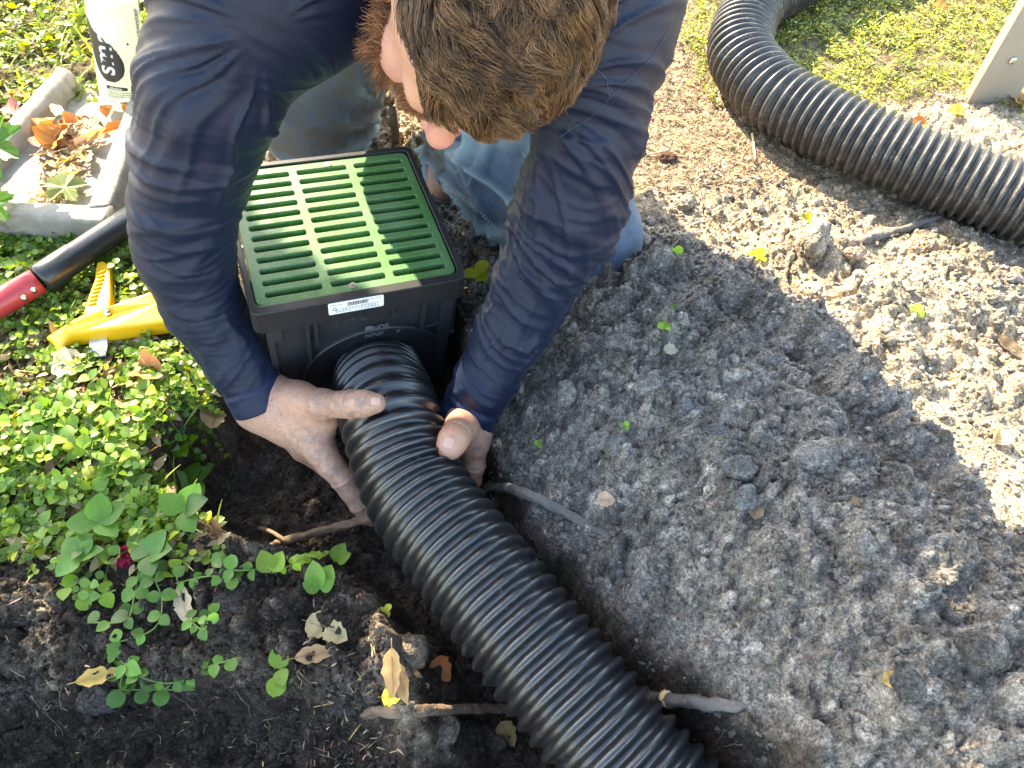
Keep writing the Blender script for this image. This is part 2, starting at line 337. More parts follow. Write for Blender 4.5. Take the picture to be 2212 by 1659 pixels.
def gh(x, y, fine=True):
    x = np.asarray(x, float); y = np.asarray(y, float)
    wx = x+.016*fbm2(x*14, y*14, 3, 5); wy = y+.016*fbm2(x*14, y*14, 3, 6)
    z = .012*fbm2(x*2.2, y*2.2, 3, 1)
    dc, hc = linedist(wx, wy, CREST); far = (wx-CREST[0, 0])*(CREST[-1, 1]-CREST[0, 1])-(wy-CREST[0, 1])*(CREST[-1, 0]-CREST[0, 0])
    near = far > 0
    wd = np.where(near, .25, .085)
    z = z+hc*np.exp(-(dc/wd)**2)
    dm, hm = linedist(wx, wy, MID); z = z+hm*np.exp(-(dm/.13)**2)
    for (a, b_, hh, rr) in ((1700,530,.04,.05),(1850,640,.035,.07),(2010,700,.03,.08),(1790,540,.03,.035),(1330,640,.035,.07),(1250,760,.03,.06),(2080,560,.02,.08),(1030,500,.015,.05)):
        q = G(a, b_, hh/2); z = z+hh*np.exp(-((wx-q[0])**2+(wy-q[1])**2)/rr**2)
    dist_ = np.hypot(x, y-.6)
    near_ = (dist_ < 2.5)
    pit = polydist(wx, wy, PIT); low = polydist(wx, wy, LOW)
    dep = .138+.02*fbm2(x*9, y*9, 3, 3)
    z = z-dep*(1-sstep(-.030, .010, pit))
    z = np.where(pit > -.01, z-.115*(1-sstep(-.09, .03, low)), z-.02*(1-sstep(-.09, .03, low)))
    for (a, b_, hh, rr) in ((885,1415,.075,.040),(925,1500,.075,.035),(965,1600,.08,.05)):
        q = G(a, b_, -.05); z = z+hh*np.exp(-((wx-q[0])**2+(wy-q[1])**2)/rr**2)
    if not fine: return z
    dl = polydist(wx, wy, LAWNL); dr = polydist(wx, wy, LAWNR); ds = polydist(wx, wy, SANDP)
    am = 1.0*np.ones_like(x)
    am = np.where(dl < .02, .35, am); am = np.where(dr < .02, .2, am)
    am = np.where(near | (dc < .05), am, am*.72); am = am*(1-.78*(1-sstep(-.03, .03, ds))); am = am*np.where(polydist(x, y, MULCH) < 0, .35, 1)
    am = am*(1-.25*(1-sstep(-.02, 0, pit)))*np.where((polydist(wx, wy, BLOCK) < 0) & (dl > .0), 1.35, 1)
    am = am*(1-sstep(1.3, 2.2, dist_))
    patch = sstep(-.35, .35, fbm2(x*7, y*7, 3, 31))
    x = x+.0035*fbm2(x*70, y*70, 2, 91); y = y+.0035*fbm2(x*70, y*70, 2, 92)
    det = .046*np.abs(fbm2(x*16, y*16, 5, 11))*(.35+.65*patch)+.006*fbm2(x*30, y*30, 4, 12)
    det = det+crumbs(wx, wy, .045, .004, .021, 20, .55)*(.35+.65*patch)*.9
    det = det+crumbs(wx+.3, wy, .019, .002, .0105, 21, .75)*.95
    det = det+crumbs(x, y, .0092, .0012, .0052, 22, .9)*1.0
    det = det+crumbs(x+.5, y, .0055, .0008, .0024, 23, .9)*.6
    ck = np.abs(fbm2(wx*11+5, wy*11, 3, 44)); det = det*1.15-.016*(1-sstep(.0, .07, ck))*sstep(-.1, .3, fbm2(x*5, y*5, 2, 45))
    return z+am*det
def build_ground():
    def axis(a, b_, st, out):
        c = np.arange(a, b_+1e-9, st); g = []; s = st; q = b_
        while q < out: s *= 1.22; q += s; g.append(q)
        g = np.array(g); return np.concatenate([(a-(g-b_))[::-1], c, g])
    xs = axis(-1.12, 1.18, .0023, 90)
    ys = [-.12]; s = .0019
    while ys[-1] < 1.75: ys.append(ys[-1]+s); s = .0019+.0020*max(0, ys[-1]-.3)
    core = np.array(ys); g = []; q = core[-1]; s = .004
    while q < 90: s *= 1.22; q += s; g.append(q)
    h_ = []; q = core[0]; s = .002
    while q > -90: s *= 1.22; q -= s; h_.append(q)
    ys = np.concatenate([np.array(h_)[::-1], core, np.array(g)])
    X, Y = np.meshgrid(xs, ys); Z = gh(X, Y)
    x = X+.02*fbm2(X*12, Y*12, 4, 41); y = Y+.02*fbm2(X*12, Y*12, 4, 42)
    col = np.empty(X.shape+(3,))
    grey = np.array((.265, .235, .20)); sand = np.array((.50, .385, .26)); dark = np.array((.056, .043, .034)); brown = np.array((.36, .25, .155)); loam = np.array((.17, .14, .075))
    col[:] = sand
    dc, _ = linedist(x, y, CREST); far = (x-CREST[0, 0])*(CREST[-1, 1]-CREST[0, 1])-(y-CREST[0, 1])*(CREST[-1, 0]-CREST[0, 0])
    sd = np.where(far > 0, dc, -dc)
    def put(poly, c, a=-.02, b_=.02, amt=1):
        nonlocal col
        k = (amt*(1-sstep(a, b_, polydist(x, y, poly))))[..., None]; col = col*(1-k)+np.array(c)*k
    put(GREYZ, grey, -.02, .035)
    k = (sstep(.05, .6, fbm2(X*5, Y*5, 4, 50))*.5)[..., None]; col = col*(1-k)+np.array((.24, .225, .21))*k
    put(MULCH, brown, -.08, .10, .7); put(LAWNR, loam, -.03, .03, .8); put(LAWNL, loam*.8); put(BLOCK, dark*1.6)
    put(PIT, dark*1.5, -.01, .02); put(LOW, dark*1.25, -.02, .03)
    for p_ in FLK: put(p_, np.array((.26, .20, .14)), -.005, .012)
    k = (sstep(.1, .5, fbm2(X*11, Y*11, 4, 52))*.55*(polydist(x, y, BLOCK) < .02))[..., None]; col = col*(1-k)+np.array((.12, .11, .105))*k
    k = (sstep(.0, .5, fbm2(X*6, Y*6, 4, 53))*.5*(sd < 0))[..., None]; col = col*(1-k)+np.array((.30, .22, .14))*k
    col = col*(1+.30*fbm2(X*70, Y*70, 3, 60)+.25*fbm2(X*190, Y*190, 2, 61)+.22*fbm2(X*9, Y*9, 3, 62))[..., None]; col = np.clip(col, .008, .8)
    wx = X+.016*fbm2(X*14, Y*14, 3, 5); wy = Y+.016*fbm2(X*14, Y*14, 3, 6); xx = X+.0035*fbm2(X*70, Y*70, 2, 91); yy = Y+.0035*fbm2(X*70, Y*70, 2, 92)
    tn = .8*(crumbs(wx, wy, .045, .004, .021, 20, .55, True)-.5)+1.0*(crumbs(wx+.3, wy, .019, .002, .0105, 21, .75, True)-.5)+1.1*(crumbs(xx, yy, .0092, .0012, .0052, 22, .9, True)-.5)
    tn = tn*np.where(sd < 0, .5, 1.25)*(1-.5*(polydist(X, Y, SANDP) < 0)); col = np.clip(col*np.exp(.75*tn)[..., None], .008, .85)
    V = np.stack([X, Y, Z], -1).reshape(-1, 3); nx = len(xs); ny = len(ys)
    i = (np.arange(ny-1)[:, None]*nx+np.arange(nx-1)[None, :]).reshape(-1)
    f = np.stack([i, i+1, i+nx+1, i+nx], -1)
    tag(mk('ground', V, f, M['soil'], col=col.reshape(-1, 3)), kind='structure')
build_ground()
def gz(x, y): return gh(np.atleast_1d(x), np.atleast_1d(y))
def GP(px, py, up=0.):
    z = 0.
    for _ in range(12):
        q = G(px, py, z); z = .5*z+.5*(float(gh(np.array([q[0]]), np.array([q[1]]))[0])+up)
    return G(px, py, z)

# ---------------------------------------------------------------- soil crumbs, mulch, roots
ico = [(0,0,1)]+[(.894*math.cos(a), .894*math.sin(a), .447) for a in np.arange(5)*2*math.pi/5]+[(.894*math.cos(a), .894*math.sin(a), -.447) for a in (np.arange(5)+.5)*2*math.pi/5]+[(0,0,-1)]
icf = [(0,1,2),(0,2,3),(0,3,4),(0,4,5),(0,5,1),(1,6,2),(2,7,3),(3,8,4),(4,9,5),(5,10,1),(2,6,7),(3,7,8),(4,8,9),(5,9,10),(1,10,6),(11,7,6),(11,8,7),(11,9,8),(11,10,9),(11,6,10)]
def rand_in(poly, n):
    lo = poly[:, :2].min(0); hi = poly[:, :2].max(0); out = []
    while sum(len(o) for o in out) < n:
        q = lo+(hi-lo)*rng.random((n*3, 2)); out.append(q[polydist(q[:, 0], q[:, 1], poly) < 0])
    return np.concatenate(out)[:n]
def scatter(name, tv, tf, pos, rot, scale, mat, col=None, smooth=False, warp=0.):
    tv = np.asarray(tv, float); tf = np.asarray(tf); n = len(pos)
    V = tv[None]*scale[:, None, :] if scale.ndim == 2 else tv[None]*scale[:, None, None]
    if warp: V = V*(1+warp*rng.standard_normal(V.shape[:2])[..., None])
    V = np.einsum('nij,nkj->nki', rot, V)+pos[:, None]
    f = tf[None]+np.arange(n)[:, None, None]*len(tv)
    c = None if col is None else np.repeat(col, len(tv), axis=0)
    return mk(name, V.reshape(-1, 3), f.reshape(-1, tf.shape[1]), mat, smooth=smooth, col=c)
def rotz(n, tilt=0.3, yaw=None):
    yaw = rng.random(n)*2*np.pi if yaw is None else yaw; t = tilt*rng.standard_normal(n); r = tilt*rng.standard_normal(n)
    cz, sz, ct, st_, cr, sr = np.cos(yaw), np.sin(yaw), np.cos(t), np.sin(t), np.cos(r), np.sin(r); o = np.ones(n); z = 0*o
    A = np.array([[cz, -sz, z], [sz, cz, z], [z, z, o]]); B = np.array([[o, z, z], [z, ct, -st_], [z, st_, ct]]); D = np.array([[cr, z, sr], [z, o, z], [-sr, z, cr]])
    return np.einsum('ijn,jkn,kln->nil', A, B, D)
BARE = PZ([(900,500),(1000,700),(1020,1000),(1180,1230),(1480,1560),(1700,1800),(2700,1800),(2700,700),(2500,420),(1750,420),(1600,330),(1400,430)])
q = np.concatenate([rand_in(BARE, 15000), rand_in(BLOCK, 3200), rand_in(PIT, 2600), rand_in(LOW, 2500)])
z = gz(q[:, 0], q[:, 1]); s = .0011+.0035*rng.random(len(q))**4
cl = np.where((np.arange(len(q)) < 15000)[:, None], (.22, .195, .168), (.07, .055, .044))*(.55+.8*rng.random((len(q), 1)))
dc, _ = linedist(q[:, 0], q[:, 1], CREST); far = (q[:, 0]-CREST[0, 0])*(CREST[-1, 1]-CREST[0, 1])-(q[:, 1]-CREST[0, 1])*(CREST[-1, 0]-CREST[0, 0])
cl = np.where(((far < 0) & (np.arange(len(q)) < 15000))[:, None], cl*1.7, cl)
tag(scatter('soil_crumbs', ico, icf, np.c_[q, z+s*.2], rotz(len(q), 1.), s[:, None]*(.6+.8*rng.random((len(q), 3))), M['clod'], cl, False, .22), 'loose crumbs of soil strewn over the dug ground', 'soil crumbs', kind='stuff')
# slivers of bark mulch
chipv = [(-1,-.5,0),(1,-.15,0),(.8,.3,.0),(-.7,.6,0),(-1,-.5,.3),(1,-.15,.25),(.8,.3,.35),(-.7,.6,.2)]
q = np.concatenate([rand_in(MULCH, 2600), rand_in(PZ([(700,1400),(850,1500),(850,1640),(600,1640)], -.04), 120), rand_in(LOW, 130), rand_in(BLOCK, 90), rand_in(BARE, 160), rand_in(LAWNL, 500)])
z = gz(q[:, 0], q[:, 1]); n_ = len(q); L = .003+.010*rng.random(n_)**3
cl = np.array((.36, .25, .16))*(.2+1.2*rng.random((n_, 1))**1.6)*(1+.15*rng.standard_normal((n_, 3)))
tag(scatter('mulch', chipv, BF, np.c_[q, z+.0015], rotz(n_, .25), np.c_[L, .0007+.0013*rng.random(n_), .0012+0*L], M['chip'], np.clip(cl, .02, .8)), 'brown slivers of bark mulch scattered on the bare ground', 'mulch', kind='stuff')
def clod(px, py, r, label, col=(.24, .225, .205), sq=(1, .8, .6), ang=0, name='soil_clod', cat='soil clod', group='clods of soil on the dug ground'):
    u = np.linspace(0, np.pi, 22); v = np.linspace(0, 2*np.pi, 36, endpoint=False); U_, V_ = np.meshgrid(u, v, indexing='ij')
    d = np.stack([np.sin(U_)*np.cos(V_), np.sin(U_)*np.sin(V_), np.cos(U_)], -1).reshape(-1, 3); k = int(px+py)
    rr = r*(1+.38*fbm3(d*1.6+k, 3, k % 91)+.13*fbm3(d*6+k, 3, 7))
    V = d*rr[:, None]*np.array(sq); c, s_ = math.cos(R(ang)), math.sin(R(ang)); V = V@np.array([[c, s_, 0], [-s_, c, 0], [0, 0, 1]])
    i = np.arange(21)[:, None]*36; j = np.arange(36)[None]; kk = (j+1) % 36
    f = np.stack([i+j, i+36+j, i+36+kk, i+kk], -1).reshape(-1, 4); p = GP(px, py, r*sq[2]*.4)
    o = mk(name, V, f, M['clod'], col=np.tile(col, (len(V), 1))); o.location = p; return tag(o, label, cat, group)
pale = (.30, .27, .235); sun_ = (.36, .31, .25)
for a in ((1765,985,.021,'pale angular clod on the shaded mound, largest one there',pale,(1.2,.8,.6),20),(1600,1010,.016,'rounded grey clod left of the largest pale clod',(.2,.19,.175),(1,.9,.7),0),
    (1225,850,.019,'upright pale lump close to the right hand\'s sleeve cuff',pale,(.6,.8,1.1),10),(1405,830,.017,'pale clod near the middle top of the shaded mound',pale,(1,.8,.7),40),
    (1690,745,.014,'flat pale clod just inside the shadow edge on the mound',pale,(1.2,.8,.5),0),(1845,548,.012,'small pinkish brown rock on sunlit sand with its own shadow',(.42,.31,.23),(1.2,.9,.7),0),
    (1440,340,.013,'dark reddish clod on the mulch beside the upper sleeve',(.16,.09,.06),(1.3,.8,.6),0),(1760,515,.03,'big broken sunlit clod with a dark split below the coiled pipe',sun_,(1,.7,.8),70),
    (1480,440,.015,'sunlit clod of sand beside the kneeling denim knee',sun_,(1,.8,.7),0),(1390,520,.012,'small sunlit clod touching the denim knee',sun_,(1,.8,.7),30),
    (1960,1475,.012,'dark rounded clod near the lower right of the mound',(.12,.115,.11),(1,.9,.8),0),(2105,1395,.013,'dark ball of soil at the lower right edge',(.12,.11,.1),(1,1,.8),0),
    (1870,1170,.01,'tiny round pebble-like clod in the right of the shaded mound',(.3,.28,.25),(1,1,.9),0),(1975,1120,.019,'pale streaked clod near the shadow edge low on the right',pale,(1.3,.7,.4),50),
    (1610,1080,.015,'greyish clod below the largest pale clod',(.22,.21,.2),(1.1,.8,.6),60),(1340,960,.014,'crusted grey clod above the sandy root',(.25,.24,.22),(1,.8,.6),20),
    (1480,880,.012,'squarish grey clod high on the shaded mound',(.22,.21,.2),(1,.8,.6),45),(1550,930,.011,'low grey clod between two larger ones on the mound',(.2,.19,.18),(1.2,.8,.5),0),
    (2010,770,.011,'sunlit crumbly clod beside the green sprig on the sand',sun_,(1,.8,.7),0),(1930,730,.014,'sunlit lumpy clod left of the green sprig',sun_,(1.1,.8,.7),0),
    (2150,640,.012,'sunlit clod at the right edge under the coiled pipe',sun_,(1.1,.8,.7),0),(1640,450,.01,'tiny sunlit clod near the coiled pipe shadow',sun_,(1,.8,.7),0),
    (2190,600,.011,'pale clod at the far right under the coiled pipe',(.36,.33,.3),(1.1,.8,.7),0),(1035,545,.012,'brown stone in the gap beside the green grate',(.2,.14,.1),(1.1,.8,.8),0),
    (215,1505,.022,'dark knobbly clod with pale fine roots at the block foot',(.085,.075,.068),(.9,.8,1.1),0),(1075,1605,.011,'wet dark pebble against the lower side of the pipe',(.1,.09,.08),(1,.8,.7),0),
    (510,1300,.024,'grey lump on top of the soil block beside the leaves',(.075,.068,.062),(1.1,.8,.4),0),(880,1410,.024,'sandy lump lit by a sun fleck beside the pipe',(.26,.21,.16),(1,.8,.7),0),
    (960,1580,.02,'sandy lump lit by a sun fleck low beside the pipe',(.26,.21,.16),(1,.7,.6),60)): clod(*a[:4], *a[4:])
def root(pts, rad, label, mat='root', n=70, seg=18, name='root', extra=None):
    P = spline(np.array([GP(a, b_, u) if d is None else U(a, b_, d) for a, b_, u, d in pts]), n); r0, r1 = rad
    k = pts[0][0]
    rr = np.linspace(r0, r1, n)*(1+.16*fbm2(np.arange(n)*.35, np.full(n, k*1.), 3, 9))
    P = P+.0015*np.stack([fbm2(np.arange(n)*.3, np.full(n, k*1.+i), 2, 3) for i in range(3)], -1)
    V, f = tube(P, rr, seg, True, lambda i, a: 1+.1*np.sin(3*a+i*.2)+.28*fbm2(i*.35+3*np.cos(a)+k, 3*np.sin(a)+i*.1, 3, 12)); o = mk(name, V, f, M[mat]); o['label'] = label; o['category'] = 'root'; o['group'] = 'roots in the dug soil'; return o
r_ = root([(545,1207,.004,None),(600,1175,.012,None),(640,1162,.018,None),(790,1122,0,.97)], (.005,.0062), 'forked orange brown root poking out under the pointing finger')
V, f = tube(spline([GP(620,1170,.014), GP(585,1148,.02), GP(560,1140,.012)], 12), .0028, 8); mk('side_root', V, f, M['root'], r_)
root([(1020,1056,.012,None),(1085,1052,.016,None),(1150,1073,.010,None),(1230,1112,.005,None),(1300,1150,.0,None),(1370,1195,-.012,None)], (.0065,.0052), 'pale sand-crusted root arching right from the pipe', 'grey_root')
root([(790,1538,-.004,None),(850,1536,.008,None),(920,1535,.014,None),(1000,1532,.012,None),(1110,1530,.006,None)], (.0058,.0048), 'straight brown root crossing the trench low left of the pipe')
r_ = root([(1390,1512,.02,None),(1450,1512,.022,None),(1570,1524,.004,None),(1640,1530,-.012,None)], (.0070,.0060), 'grey sawn root with a pale cut face right of the pipe', 'grey_root')
p = GP(1441, 1509, .031); d = np.array([0, 0, H])-p; d /= np.linalg.norm(d); d += (-.35, .1, 0); d /= np.linalg.norm(d)
V, f = tube([p-d*.008, p+d*.0015], .0092, 20); mk('stub', V, f, M['root'], r_); V, f = tube([p+d*.001, p+d*.0022], .0078, 20); mk('cut_face', V, f, M['cutwood'], r_)
root([(1860,520,.004,None),(1930,500,.008,None),(2030,470,.003,None)], (.0065,.004), 'half buried root in the sunlit sand below the coiled pipe', 'grey_root')
root([(846,235,.10,None),(858,310,.0,None)], (.006,.007), 'short weathered stick upright behind the green grate', 'root', 12, 10, 'stick')['category'] = 'stick'
root([(1625,290,.004,None),(1632,345,.004,None)], (.0022,.0018), 'thin pale straight twig lying on the mulch', 'cutwood', 12, 8, 'twig')['category'] = 'twig'
# hair-thin rootlets, uncountable
vv = []; ff = []; n0 = 0
for k in range(44):
    if k < 24: a, b_ = rng.uniform(0, 900), rng.uniform(1440, 1650)
    elif k < 32: a, b_ = rng.uniform(1350, 1650), rng.uniform(1540, 1650)
    else: a, b_ = rng.uniform(350, 700), rng.uniform(930, 1150)
    p = GP(a, b_, .002); th = rng.random()*6.28; P = [p]; sl = rng.uniform(.4, 1.3)
    for i in range(9):
        th += rng.normal()*.75; p = p+np.array([math.cos(th), math.sin(th), 0])*rng.uniform(.001, .005)*sl; p[2] = gz(p[0], p[1])[0]+.002+.002*rng.random(); P.append(p.copy())
    V, f = tube(P, np.linspace(.0004, .00015, 10), 4, False); vv.append(V); ff.append(f+n0); n0 += len(V)
tag(mk('rootlets', np.concatenate(vv), np.concatenate(ff), M['rootlet']), 'fine pale rootlets hanging from the cut soil', 'rootlets', kind='stuff')

# ---------------------------------------------------------------- leaves
def leaf_tpl(kind='ovate', n=6):
    t = np.linspace(0, 1, n+1)
    if kind == 'ovate': wd = .42*np.sin(np.pi*t**.8)**.75; wd[0] = .02
    elif kind == 'round': wd = .5*np.sqrt(np.clip(1-(2*t-1)**2, 0, 1))
    elif kind == 'lance': wd = .2*np.sin(np.pi*t**.85)**.9
    elif kind == 'blade': wd = .035*(1-t)**.6
    wd[-1] = 0.005
    v = []
    for a, b_ in zip(t, wd): v += [(a, b_, .25*b_), (a, 0, 0), (a, -b_, .25*b_)]
    v = np.array(v); v[:, 2] += -.18*v[:, 0]**2 if kind != 'blade' else -.5*v[:, 0]**2
    f = [q for i in range(n) for q in ((3*i, 3*i+1, 3*i+4, 3*i+3), (3*i+1, 3*i+2, 3*i+5, 3*i+4))]
    return v, np.array(f)
def orient(yaw, pitch, roll):
    cy, sy, cp, sp, cr, sr = np.cos(yaw), np.sin(yaw), np.cos(pitch), np.sin(pitch), np.cos(roll), np.sin(roll); o = np.ones_like(yaw); z = 0*o
    A = np.array([[cy, -sy, z], [sy, cy, z], [z, z, o]]); B = np.array([[cp, z, -sp], [z, o, z], [sp, z, cp]]); D = np.array([[o, z, z], [z, cr, -sr], [z, sr, cr]])
    return np.einsum('ijn,jkn,kln->nil', A, B, D)
def greens(n, a, b_, jit=.25):
    t = rng.random((n, 1)); c = np.array(a)*(1-t)+np.array(b_)*t; return np.clip(c*(1+jit*rng.standard_normal((n, 1))), .01, .9)
def vines(name, poly, nv, nodes, size, lab, cat, up=(.004, .022), ca=(.08, .17, .02), cb=(.24, .36, .05), yellow=.1, tpl='round', reject=None):
    q = rand_in(poly, nv)
    P = []; Y = []; S = []; Z = []; sv = []; sf = []; n0 = 0
    for (x, y) in q:
        th = rng.random()*6.28; h0 = rng.uniform(*up); pl = []; sz = rng.uniform(*size)
        for i in range(nodes):
            th += rng.normal()*.35; x += math.cos(th)*sz*.85; y += math.sin(th)*sz*.85; h_ = h0*(.4+.6*math.sin(math.pi*(i+.5)/nodes))*(1+.3*rng.normal())
            pl.append((x, y, h_)); s_ = sz*rng.uniform(.6, 1.1)
            for sg in (-1, 1): P.append((x, y, h_)); Y.append(th+sg*(1.35+.3*rng.normal())); S.append(s_)
        Z.append(pl)
    P = np.array(P); base = gh(P[:, 0], P[:, 1], False)+.006; P[:, 2] += base
    keep = polydist(P[:, 0], P[:, 1], PIT) > -.012 if reject is None else np.ones(len(P), bool)
    k = 0
    for pl in Z:
        pts = np.array([(a, b_, P[k+2*i, 2]-.002) for i, (a, b_, _) in enumerate(pl)])
        if keep[k:k+2*nodes].all(): V, f = tube(pts, .00055, 4, False); sv.append(V); sf.append(f+n0); n0 += len(V)
        k += 2*nodes
    P = P[keep]; Y = np.array(Y)[keep]; S = np.array(S)[keep]; n = len(P)
    cl = greens(n, ca, cb); yl = rng.random(n) < yellow; cl[yl] = cl[yl]*np.array((2.2, 1.5, .8))
    rot = orient(Y, .1+.45*np.abs(rng.standard_normal(n)), .5*rng.standard_normal(n)); tv, tf = leaf_tpl(tpl, 5)
    o = scatter(name, tv, tf, P, rot, S, M['leaf'], np.clip(cl, .01, .7), True); tag(o, lab, cat, kind='stuff')
    if sv: st = mk('stems', np.concatenate(sv), np.concatenate(sf), M['leaf'], o, col=np.tile((.16, .2, .06), (n0, 1))); st['kind'] = 'stuff'
NEARL = PZ([(-150,640),(330,600),(440,780),(560,850),(470,890),(400,905),(350,960),(370,1060),(450,1110),(490,1180),(430,1230),(250,1230),(-200,1215)])
vines('ground_cover', NEARL, 390, 8, (.0065, .0115), 'creeping round-leaved ground cover around the yellow tool', 'ground cover')
vines('ground_cover', PZ([(-100,900),(330,880),(360,1060),(450,1130),(470,1190),(-200,1215)]), 85, 6, (.012, .020), 'larger oval-leaved creeping plants beside the pit', 'ground cover', (.01, .03), (.09, .20, .03), (.24, .38, .06), .12, 'ovate')
vines('ground_cover', PZ([(-300,480),(290,520),(330,640),(-200,640)]), 200, 6, (.008, .014), 'creeping plants between the concrete trough and the red handle', 'ground cover')
vines('ground_cover', PZ([(-600,-260),(420,-260),(420,120),(330,230),(-300,330)]), 800, 6, (.009, .017), 'leafy lawn weeds behind the water bottle', 'lawn weeds', (.004, .03), (.09, .17, .015), (.26, .33, .04), .3, 'ovate')
vines('ground_cover', LAWNR, 3400, 6, (.006, .012), 'short leafy lawn inside the bend of the coiled pipe', 'lawn weeds', (.002, .012), (.20, .27, .06), (.42, .46, .16), .35, 'lance')
def grass(poly, n, L, lab):
    q = rand_in(poly, n); z = gh(q[:, 0], q[:, 1], False)+.002; tv, tf = leaf_tpl('blade', 5); tv = tv*np.array((1, 1.6, 1))
    rot = orient(rng.random(n)*6.28, .9+.35*rng.standard_normal(n), .3*rng.standard_normal(n))
    tag(scatter('grass', tv, tf, np.c_[q, z], rot, rng.uniform(*L, n), M['leaf'], greens(n, (.18, .28, .04), (.40, .46, .10)), True), lab, 'grass', kind='stuff')
grass(PZ([(-600,-260),(420,-260),(420,100),(330,200),(-300,300)]), 2600, (.02, .06), 'bright grass blades in the lawn behind the bottle')
grass(LAWNR, 9000, (.01, .028), 'short pale grass blades beside the coiled pipe')
q = np.concatenate([rand_in(NEARL, 1500), rand_in(LAWNL, 350)]); q = q[polydist(q[:, 0], q[:, 1], PIT) > .0]; nn = len(q); tv, tf = leaf_tpl('lance', 4)
tag(scatter('leaf_litter', tv, tf, np.c_[q, gh(q[:, 0], q[:, 1], False)+.006+.008*rng.random(nn)], orient(rng.random(nn)*6.28, .3*rng.standard_normal(nn), .6*rng.standard_normal(nn)), rng.uniform(.008, .032, nn), M['dry'], greens(nn, (.14, .07, .035), (.50, .36, .2)), True), 'brown leaf litter between the creeping plants', 'leaf litter', kind='stuff')
grass(NEARL, 420, (.015, .04), 'thin grass blades among the creeping plants')
def add_leaf(px, py, L, ang, col, label, kind='ovate', group='fallen dry leaves', pitch=.12, roll=.2, up=.006, name='fallen_leaf', cat='fallen leaf', curl=0., mat='dry', z=None):
    tv, tf = leaf_tpl(kind, 12); v = tv.copy(); v[:, 2] += curl*(v[:, 1]**2)*3-curl*.35*np.sin(v[:, 0]*3.1)*.5
    n_ = len(v); v[:, 1] *= 1+.12*np.sin(v[:, 0]*23+px); v[:, 2] += .02*np.sin(v[:, 0]*17+py)
    base = GP(px, py, up) if z is None else G(px, py, z)
    c = np.array(col)*(1+.25*fbm2(v[:, 0]*4+px, v[:, 1]*6, 3, 2))[:, None]
    st, sf = tube([(-.18, 0, .02), (0, 0, 0), (.5, 0, -.04), (.95, 0, -.16)], np.array([.014, .012, .009, .003]), 5, False)
    V = np.concatenate([v, st])*L; V[:, 0] -= L*.5
    Rm = orient(np.array([R(ang)]), np.array([pitch]), np.array([roll]))[0]
    f = np.concatenate([tf, sf+n_]); o = mk(name, V@Rm.T, f, M[mat], col=np.concatenate([c, np.tile(np.array(col)*.8, (len(st), 1))])); o.location = base
    return tag(o, label, cat, group)
tan = (.55, .42, .27); org = (.62, .20, .04); brn = (.33, .19, .09); yel = (.7, .5, .06); rus = (.5, .15, .03)
TZ = .036
